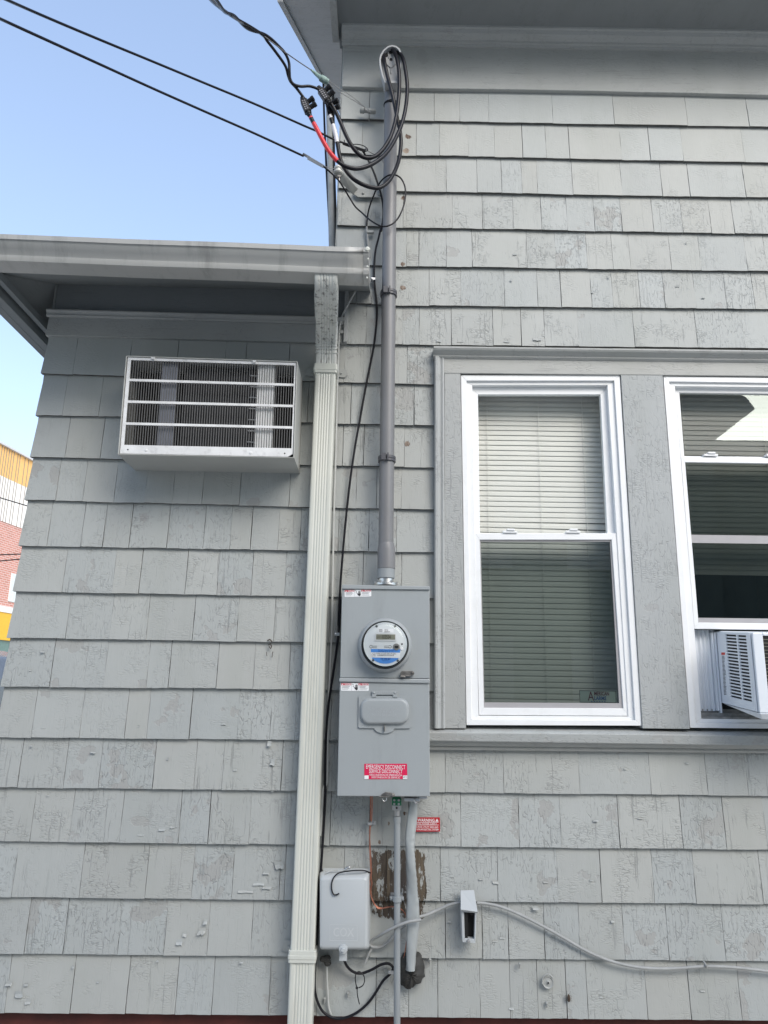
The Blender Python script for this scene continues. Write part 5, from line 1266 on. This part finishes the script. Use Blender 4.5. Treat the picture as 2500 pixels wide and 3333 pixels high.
# putty
m_ = MB(); oc_ = [(1150,1540),(1190,1530),(1270,1530),(1305,1580),(1322,1660),(1318,1730),(1290,1780),(1240,1800),(1200,1832),(1150,1815),(1118,1780),(1112,1700),(1120,1600)]
po = [P(*c4(*p), -.02) for p in oc_]; cx_ = sum(p.x for p in po)/len(po); cz2 = sum(p.z for p in po)/len(po); nr = 8; seg = len(po)*3
loop = spline([Vector((p.x, 0, p.z)) for p in po]+[Vector((po[0].x, 0, po[0].z))], 3)[:-1]; vs = []
for k in range(nr):
    t = k/(nr-1); sc_ = math.cos(t*math.pi/2)**.7; y_ = -.012-.052*math.sin(t*math.pi/2)
    for i, p in enumerate(loop):
        j = 1+.07*math.sin(i*1.7+k*1.3)+random.uniform(-.03, .03); j = 1 if k == 0 else j
        vs.append((cx_+(p.x-cx_)*sc_*j*1.1, y_+random.uniform(-.003, .003), cz2+(p.z-cz2)*sc_*j*1.08))
n = len(loop); m_.add(vs, [(k*n+i, k*n+(i+1) % n, (k+1)*n+(i+1) % n, (k+1)*n+i) for k in range(nr-1) for i in range(n)]+[tuple(range((nr-1)*n, nr*n))])
tag(m_.build('sealing_putty', M_PUTTY, smooth=True, angle=50), 'dark grey lump of putty sealing the sleeved cable into the wall', 'putty')
# copper grounding wires
for (dx, pts, lb) in ((0, [(862,110),(858,300),(842,430),(840,600),(848,800),(838,900),(848,1000),(880,1085),(925,1128),(1000,1112),(1062,1112),(1130,1138),(1168,1195),(1182,1300),(1168,1450),(1145,1580),(1135,1640)], 'copper strand crossing behind the thin conduit to the putty'),
                      (1, [(848,110),(846,300),(838,430),(845,600),(855,780),(852,840),(858,900),(850,960),(862,1040),(900,1105),(960,1122),(1040,1104)], 'shorter copper strand twisted beside the longer one')):
    cable('ground_wire', path(c4, pts, -.034 if dx == 0 else -.028, 5), .0019, M_COPP, lb, 'wire', 'bare copper grounding wires', 8)
m_ = MB(); c = P(*c4(845, 357), -.03); m_.tube([(c.x-.008, -.034, c.z), (c.x+.004, -.034, c.z)], .0075, 12); m_.box(c.x+.003, c.x+.018, -.024, -.020, c.z-.006, c.z+.006); m_.lathe([(0,-.003),(.004,-.002),(.004,0),(0,0)], (c.x+.012, -.024, c.z), 'y', 10)
tag(m_.build('wire_clamp', M_ALU, bevel=.0006), 'shiny metal strap pinning the copper wires to the shingles', 'clamp')
# plastic enclosure
KY = -.085
cbx = thing('cable_enclosure', P(1120, 3091, -.05), 'light grey plastic cable company enclosure with embossed lettering', 'enclosure')
m_ = MB(); R0 = fq(c4, rrect(385,838,795,1497,28,5), -.03); R1 = fq(c4, rrect(388,835,800,1497,28,5), KY+.02); R2 = fq(c4, rrect(392,815,850,1488,30,5), KY); R3 = fq(c4, rrect(410,800,868,1470,20,5), KY-.002); n = len(R0)
vs = [(p[0], -.024, p[1]) for p in R0]+[(p[0], KY+.022, p[1]) for p in R1]+[(p[0], KY, p[1]) for p in R2]+[(p[0], KY-.003, p[1]) for p in R3]
m_.add(vs, [(a*n+i, a*n+(i+1) % n, (a+1)*n+(i+1) % n, (a+1)*n+i) for a in range(3) for i in range(n)]+[tuple(range(3*n, 4*n))]); m_.build('lid', M_BOX, cbx, smooth=True, angle=50)
m_ = MB(); m_.prism(fq(c4, [(418,765),(845,770),(845,1495),(400,1495)], -.024), -.0235, -.016); m_.build('back_plate', M_BOX, cbx, bevel=.001)
m_ = MB(); tx(m_, 'COX', c4, 510, 700, 1300, 1378, KY-.0034, .01); tx(m_, 'COMMUNICATIONS', c4, 510, 700, 1392, 1402, KY-.0034)
q = [P(*c4(*p), KY-.0034) for p in ((478,1270),(728,1274),(730,1420),(478,1416))]; qi = [P(*c4(*p), KY-.0034) for p in ((482,1274),(724,1278),(726,1416),(482,1412))]; m_.ring(q, qi, KY-.0036, KY-.003)
m_.build('embossed_lettering', simple('embossed plastic', (.50,.52,.53), .4), cbx)
m_ = MB(); c = P(*c4(600, 1492), KY-.004); m_.lathe([(0,-.010),(.0055,-.010),(.0070,-.004),(.0130,-.003),(.0145,.002),(.0145,.010),(0,.010)], c, 'y', 24); c2_ = P(*c4(602,1545), -.06); m_.boxc(c2_, .024, .03, .024); m_.build('lock_screw', M_BOX, cbx, smooth=True)
m_ = MB(); m_.tube(path(c4, [(622,800),(618,778),(630,762),(655,752),(660,770)], -.06), .0035, 8); m_.tube(path(c4, [(602,772),(640,768),(668,745)], -.055), .0032, 8); m_.build('seal_lug', M_ALU, cbx, smooth=True)
cable('wire_tail', path(c4, [(845,805),(790,785),(720,783),(640,790),(570,803),(525,835),(500,885),(497,950),(512,995),(535,1003),(565,990)], [-.05,-.075,-.08,-.08,-.082,-.088,-.092,-.093,-.093,-.093,-.093]), .0022, M_BLK, 'short black wire tail curling over the plastic enclosure lid', seg=8)
cable('wire_tail', path(c4, [(600,795),(560,783),(500,785),(450,805),(420,850),(402,905)], [-.07,-.07,-.07,-.075,-.07,-.06]), .0016, M_LTC, 'thin white wire tail over the top left of the enclosure', seg=8)
ct = thing('cable_tie', P(*c4(740, 1840), -.04), 'black plastic cable tie hanging from the coax loop', 'cable tie')
m_ = MB(); m_.tube(path(c4, [(725,1845),(712,1790),(710,1740),(720,1705),(750,1695),(785,1730),(792,1780),(775,1820),(740,1840)], -.045), .0018, 6); m_.tube(path(c4, [(725,1845),(728,1900),(738,1950),(748,1990)], -.045), [.0018]*24+[.0006], 6); c = P(*c4(724,1840), -.045); m_.boxc(c, .008, .006, .005)
m_.build('strap', M_BLKS, ct, smooth=True)
# grey cable from outlet box, loop at the sleeve
cable('grey_cable', path(c4, [(1655,1072),(1560,1092),(1450,1140),(1360,1180),(1270,1205),(1230,1225)], [-.03,-.03,-.03,-.04,-.05,-.035]), .0048, M_GRYC, 'grey cable between the sleeved cable and the small weatherproof box')
cable('grey_cable', path(c4, [(1300,1228),(1250,1235),(1180,1248),(1090,1282),(1000,1328),(920,1375),(870,1405),(845,1440)], [-.085,-.09,-.095,-.09,-.075,-.05,-.035,-.03]), .0046, M_GRYC, 'cut grey cable crossing in front of the conduit and sleeve')
cable('grey_cable', path(c4, [(835,1450),(870,1472),(930,1474),(985,1445),(1040,1395),(1090,1330),(1160,1275)], -.03), .0046, M_GRYC, 'grey cable sagging low behind the conduit beside the enclosure')
cable('grey_cable', path(c4, [(855,1490),(838,1520),(820,1560),(795,1622)], -.03), .0040, M_GRYC, 'short cut end of grey cable pointing down left')
cable('grey_cable', path(c6, [(292,778),(330,780),(400,795),(480,826),(600,886),(700,942),(800,1000),(880,1036),(960,1062),(1050,1080),(1150,1087),(1250,1084),(1370,1076),(1500,1081),(1660,1098),(1750,1105)], -.026), .0048, M_GRYC, 'long grey cable drooping rightwards across the bottom shingles')
m_ = MB(); c = P(*c6(1366,1073), -.03); m_.tube([(c.x,-.016,c.z+.008),(c.x,-.036,c.z+.002),(c.x+.004,-.030,c.z-.006)], .003, 8); tag(m_.build('cable_staple', M_GRYC, smooth=True), 'staple holding the long grey cable near the right edge', 'staple')
# putty-like dark clump left under enclosure and white lead
m_ = MB(); 
for i in range(7): c = P(*c4(440+random.uniform(-32,32), 1598+random.uniform(-28,28)), -.028); m_.lathe([(0,-.010),(.009,-.006),(.012,0),(.009,.006),(0,.010)], c, 'z', 9)
tag(m_.build('sealant_lump', M_PUTTY, smooth=True), 'small dark sealant lump under the left end of the enclosure', 'sealant')
cable('white_lead', path(c4, [(455,1630),(455,1750),(462,1900),(470,2010),(490,2080)], -.024), .0032, M_LTC, 'thin white painted lead hanging below the small sealant lump', seg=8)
# nails / screws in shingles
for (fn, X, Y, lb) in ((c4,435,1945,'lower left of the coax loop'),(c4,645,1895,'inside the coax loop near its middle'),(c4,845,1945,'right under the coax loop edge'),(c4,1382,1592,'right of the putty lump'),(c6,493,1068,'below the small weatherproof box'),(c6,620,1252,'left of the insect')):
    c = P(*fn(X, Y), -.018); m_ = MB(); m_.tube([(c.x, -.014, c.z+.002), (c.x, -.024, c.z+.004)], .0045, 8); m_.tube([(c.x,-.023,c.z+.005),(c.x-.001,-.020,c.z-.010)], [.004,.0022], 8)
    tag(m_.build('paint_drip_screw', M_PAINTM, smooth=True), 'paint coated screw stub in the shingles '+lb, 'screw', 'paint coated screw stubs')
# small weatherproof outlet box
ob = thing('outlet_box', P(*c6(252, 965), -.03), 'small white weatherproof box with raised lid and open black front', 'outlet box')
m_ = MB(); p4 = [P(*c6(*p), -.03) for p in ((213,722),(282,722))]; yy = -.075
tlx = P(*c6(215,718), -.035); trx = P(*c6(278,716), -.035); blx = P(*c6(216,808), -.085); brx = P(*c6(296,820), -.085)
m_.add([tlx, trx, brx, blx, tlx+Vector((0,.004,-.006)), trx+Vector((0,.004,-.006)), brx+Vector((0,.006,-.006)), blx+Vector((0,.006,-.006))], [(0,3,2,1),(4,5,6,7),(0,1,5,4),(1,2,6,5),(2,3,7,6),(3,0,4,7)])
m_.build('lid', M_BOX, ob, bevel=.001)
m_ = MB(); a = P(*c6(215,805), -.05); b = P(*c6(287,966), -.07); o4 = quad(c6, [(218,800),(292,806),(285,968),(224,962)], -.070); i4 = quad(c6, [(232,822),(283,824),(280,948),(235,944)], -.070)
m_.ring(o4, i4, -.070, -.014); m_.build('case', M_BOX, ob, bevel=.001)
m_ = MB(); m_.hexa(quad(c6, [(228,818),(287,820),(284,952),(230,948)], -.05), -.045, -.04)
m_.hexa(quad(c6, [(236,826),(250,826),(250,944),(238,944)], -.07), -.066, -.06); m_.hexa(quad(c6, [(262,822),(282,824),(278,836),(262,836)], -.07), -.068, -.06)
m_.build('inner_recess', M_ACB, ob)
m_ = MB(); c = P(*c6(252,958), -.072); m_.lathe([(0,-.003),(.005,-.002),(.006,.002),(0,.002)], c, 'y', 12); m_.build('screw', M_ZINC, ob, smooth=True)
# warning sign
y = -.0195
wsn = MB(); wsn.prism(fq(c15, [(330,668),(1092,668),(1098,1048),(330,1052)], y), y-.001, y+.002); ws_ = tag(wsn.build('warning_sign', M_WARN), 'small red warning sign on the shingles right of the sleeved cable', 'sign')
m_ = MB(); yy = y-.0013
tx(m_, 'WARNING', c15, 488, 950, 705, 782, yy, .012); tx(m_, 'DUAL POWER SUPPLY', c15, 450, 1010, 822, 862, yy); tx(m_, 'SOURCES: UTILITY GRID AND', c15, 415, 1050, 910, 948, yy, .01); tx(m_, 'PV SOLAR ELECTRIC SYSTEM', c15, 415, 1055, 975, 1015, yy, .01)
for (a, b) in ((797,808),(868,880)): q = fq(c15, [(370,a),(1060,a),(1060,b),(370,b)], yy); m_.add([(p[0], yy, p[1]) for p in q], [(0,1,2,3)])
for X in (1015, 420): q = fq(c15, [(X,700),(X+45,782),(X-45,782)], yy); m_.add([(p[0], yy, p[1]) for p in q], [(0,1,2)])
m_.build('lettering', M_STW, ws_)
m_ = MB()
for X in (1015, 420): tx(m_, '!', c15, X-5, X+6, 730, 772, yy-.0003)
m_.build('warning_mark', M_WARN, ws_)
# round cap, insect, rust hook
c = P(*c6(625, 1150), -.02); m_ = MB(); m_.lathe([(0,-.006),(.004,-.006),(.006,-.003),(.013,-.002),(.017,-.005),(.0185,-.001),(.018,.003),(0,.003)], c, 'y', 28)
rcp = tag(m_.build('vent_cap', M_PAINTM, smooth=True), 'round grey painted cap on the lower shingles', 'cap')
m_ = MB(); m_.lathe([(0,-.0075),(.0028,-.0075),(.0028,-.005),(0,-.005)], c, 'y', 12); m_.build('hole', M_DARK, rcp)
m_ = MB(); m_.tube(path(c6, [(598,1158),(604,1125),(628,1112),(650,1130)], -.024), .0022, 6); m_.build('paint_rim', M_PAINTM, rcp, smooth=True)
c = P(*c6(724, 1227), -.024)
m_ = MB(); m_.tube([(c.x, -.020, c.z+.011), (c.x, -.022, c.z+.008), (c.x, -.023, c.z+.001), (c.x, -.022, c.z-.007), (c.x, -.020, c.z-.011)], [.0015,.004,.0055,.0045,.001], 12); bug = tag(m_.build('insect', M_BROWN, smooth=True), 'brown shield shaped insect resting on a lower shingle', 'insect')
m_ = MB()
for s in (-1, 1):
    m_.tube([(c.x+s*.001,-.021,c.z+.010),(c.x+s*.004,-.022,c.z+.016),(c.x+s*.007 if s > 0 else c.x-.005,-.021,c.z+.020)], .0004, 5)
    for k in (-.006, 0, .006): m_.tube([(c.x+s*.004,-.020,c.z+k),(c.x+s*.009,-.019,c.z+k+.001),(c.x+s*.011,-.0165,c.z+k-.004)], .0005, 5)
m_.build('legs', M_BROWN, bug, smooth=True)
c = P(878, 2098, -.02); m_ = MB(); m_.tube([(c.x-.008,-.017,c.z+.014),(c.x,-.026,c.z+.018),(c.x+.008,-.020,c.z+.010)], .0022, 6); m_.tube([(c.x-.004,-.018,c.z-.002),(c.x+.002,-.022,c.z+.004),(c.x+.007,-.019,c.z-.006),(c.x+.004,-.017,c.z-.014),(c.x-.003,-.018,c.z-.006)], .0018, 6); m_.tube([(c.x-.010,-.017,c.z-.026),(c.x-.008,-.018,c.z-.040)], .0012, 5); m_.tube([(c.x+.012,-.017,c.z-.024),(c.x+.010,-.018,c.z-.044)], .0012, 5)
tag(m_.build('rusty_staple', simple('rust', (.05,.032,.022), .8, var=.4)), 'rusty bent staple with dark stains left of the downspout', 'staple')

# ============================================================ DISTANT BUILDING AT THE LEFT EDGE
R0_ = 22.25; fo = P(0, 1700, R0_); fd_ = Vector((.117, .993, 0)).normalized(); fn_ = Vector((.993, -.117, 0))
bd = thing('apartment_building', (fo.x-2, fo.y+4, 0), 'distant brick building with yellow and white metal cladding', 'building')
zv = lambda v: P(0, v, R0_).z
def facade(mb, a0, a1, z0, z1, off=0.0, th=.1):
    p = [Vector((fo.x, fo.y, 0))+fd_*a0+fn_*off, Vector((fo.x, fo.y, 0))+fd_*a1+fn_*off]; q = [x-fn_*th for x in p]
    mb.add([(*p[0].xy, z0),(*p[1].xy, z0),(*q[1].xy, z0),(*q[0].xy, z0),(*p[0].xy, z1),(*p[1].xy, z1),(*q[1].xy, z1),(*q[0].xy, z1)], [(0,3,2,1),(4,5,6,7),(0,1,5,4),(1,2,6,5),(2,3,7,6),(3,0,4,7)])
zR, zY, zW, zB, zB2, zY2 = zv(1461), zv(1555), zv(1694), zv(1965), zv(1985), zv(2077)
m_ = MB(); facade(m_, -8, 20, zY, zR, .0, 6); m_.build('yellow_cladding', simple('yellow cladding', (.80,.47,.16), .5, var=.05), bd)
m_ = MB(); facade(m_, -8, 20, zW, zY-.002, .0, 6); m_.build('white_cladding', simple('white cladding', (.80,.78,.74), .5, var=.04), bd)
m_ = MB(); a = -4.0
while a < 8: facade(m_, a, a+.022, zW, zR, .012, .02); a += random.choice((.14, .22, .30))
m_.build('cladding_joint', simple('joint', (.25,.22,.20), .8), bd)
def brick():
    m, t, b = nodes_for('brick'); bt_ = t.nodes.new('ShaderNodeTexBrick'); tc = t.nodes.new('ShaderNodeTexCoord'); mp = t.nodes.new('ShaderNodeMapping')
    mp.inputs['Rotation'].default_value = (rad(90), 0, 0); mp.inputs['Scale'].default_value = (1,1,1)
    sx = t.nodes.new('ShaderNodeSeparateXYZ'); cb_ = t.nodes.new('ShaderNodeCombineXYZ'); L(t, tc.outputs['Object'], sx.inputs[0]); L(t, sx.outputs[1], cb_.inputs[0]); L(t, sx.outputs[2], cb_.inputs[1]); L(t, cb_.outputs[0], bt_.inputs['Vector'])
    bt_.inputs['Color1'].default_value = (.56,.25,.20,1); bt_.inputs['Color2'].default_value = (.46,.20,.155,1); bt_.inputs['Mortar'].default_value = (.62,.50,.46,1)
    bt_.inputs['Scale'].default_value = 1; bt_.inputs['Brick Width'].default_value = .22; bt_.inputs['Row Height'].default_value = .075; bt_.inputs['Mortar Size'].default_value = .010
    L(t, bt_.outputs[0], b.inputs['Base Color']); b.inputs['Roughness'].default_value = .85; return m
m_ = MB(); facade(m_, -8, 20, zB, zW-.002, -.02, 6); facade(m_, -8, 20, 0, zv(2195), -.02, 6); m_.build('brick_wall', brick(), bd)
m_ = MB(); facade(m_, -8, 20, zB2, zB-.002, .06, 6); m_.build('stone_band', simple('white band', (.75,.75,.76), .6), bd)
m_ = MB(); facade(m_, -8, 20, zY2, zB2-.002, .03, 6); m_.build('yellow_band', simple('yellow band', (.72,.42,.03), .5, var=.06), bd)
m_ = MB(); facade(m_, -8, 20, zv(2190), zY2-.002, -.05, 5.9); m_.build('shopfront_glass', simple('green dark glass', (.10,.18,.17), .15), bd)
m_ = MB(); facade(m_, -8, 20, zv(2198), zv(2190)-.001, .05, 1); a = -3.0
while a < 6: facade(m_, a, a+.06, zv(2190), zY2-.002, .02, .06); a += 1.15
m_.build('window_frame', M_VINYL, bd)
m_ = MB(); facade(m_, 1.02, 1.9, zv(1945), zv(1850), .01, .1); m_.build('window', simple('pale window', (.62,.66,.66), .3), bd)
m_ = MB(); facade(m_, -8, 20, zR-.02, zR+.05, .10, 6.2); m_.build('roof_edge', simple('roof trim', (.55,.56,.58), .5), bd)
wl = MB(); wl.tube([(fo.x-3, fo.y-6, zv(1640)+.9), (fo.x+4, fo.y-2, zv(1665)-1.5)], .012, 6)
wl2 = []
for (v0, v1) in ((1620,1650),(1826,1817),(1806,1802)):
    mm = MB(); mm.tube([P(-300, v0-(v1-v0)*3, 12), P(0, v0, 12), P(100, v1, 12), P(400, v1+(v1-v0)*3, 12)], .012, 6); wl2.append(mm)
for mm, lb in zip(wl2, ('highest of the street wires in front of the distant building', 'lowest of the street wires in front of the brick wall', 'middle street wire in front of the brick wall')):
    tag(mm.build('street_wire', M_BLKS), lb, 'wire', 'street wires before the distant building')
# a parked car roof and a white van below it, seen as slivers at the left edge
cr_ = thing('parked_car', (P(-60, 2200, 8).x, 8.5, 0), 'dark grey car top showing at the left edge beside the wall', 'car')
m_ = MB(); p0 = P(-30, 2100, 8); zc = p0.z
zb0 = .3; xr1 = P(24, 2130, 8).x
prof_ = [(-4.6,.35),(-4.6,.85),(-4.2,1.0),(-3.3,1.08),(-2.7,zc-.25),(-2.2,zc),(-.9,zc),(-.35,zc-.12),(-.1,zc-.45),(0,1.0),(0,.35)]
m_.prism([(xr1+p[0], p[1]) for p in prof_], 8, 9.8); m_.build('body', simple('car paint', (.10,.105,.115), .25), cr_, bevel=.06)
for xw in (-3.8, -.9):
    mw = MB(); mw.lathe([(0,-.1),(.2,-.1),(.33,-.1),(.34,-.05),(.34,.12),(0,.12)], (xr1+xw, 8.0, .34), 'y', 24); mw.build('wheel', M_BLKS, cr_, smooth=True)

# ============================================================ HOUSE ACROSS THE WAY (seen in the window glass)
op = thing('neighbour_house', (0, -13, 0), 'pale neighbouring house behind the viewer reflected in the window glass', 'house')
m_ = MB(); m_.box(-9, 6.6, -20, -12.0, 0, 7.0); m_.box(6.6, 16, -19, -12.3, 0, 6.3); m_.build('wall', simple('neighbour siding', (.20,.225,.21), .8, var=.05), op)
m_ = MB(); m_.prism([(-9.6,7.0),(7.0,7.0),(7.4,7.25),(7.25,7.5),(6.9,7.7),(4.4,10.4),(-7,10.4)], -20.3, -11.6); m_.prism([(6.6,6.3),(16.3,6.3),(16.3,6.7),(6.6,6.7)], -19.3, -11.9); m_.build('roof', simple('neighbour roof', (.10,.11,.11), .9), op)
m_ = MB()
for x in (-4.6, -1.6, 1.6, 3.6):
    for z in (1.2, 4.0): m_.box(x, x+.9, -12.0, -11.95, z, z+1.5)
m_.build('window', M_GREYV, op)
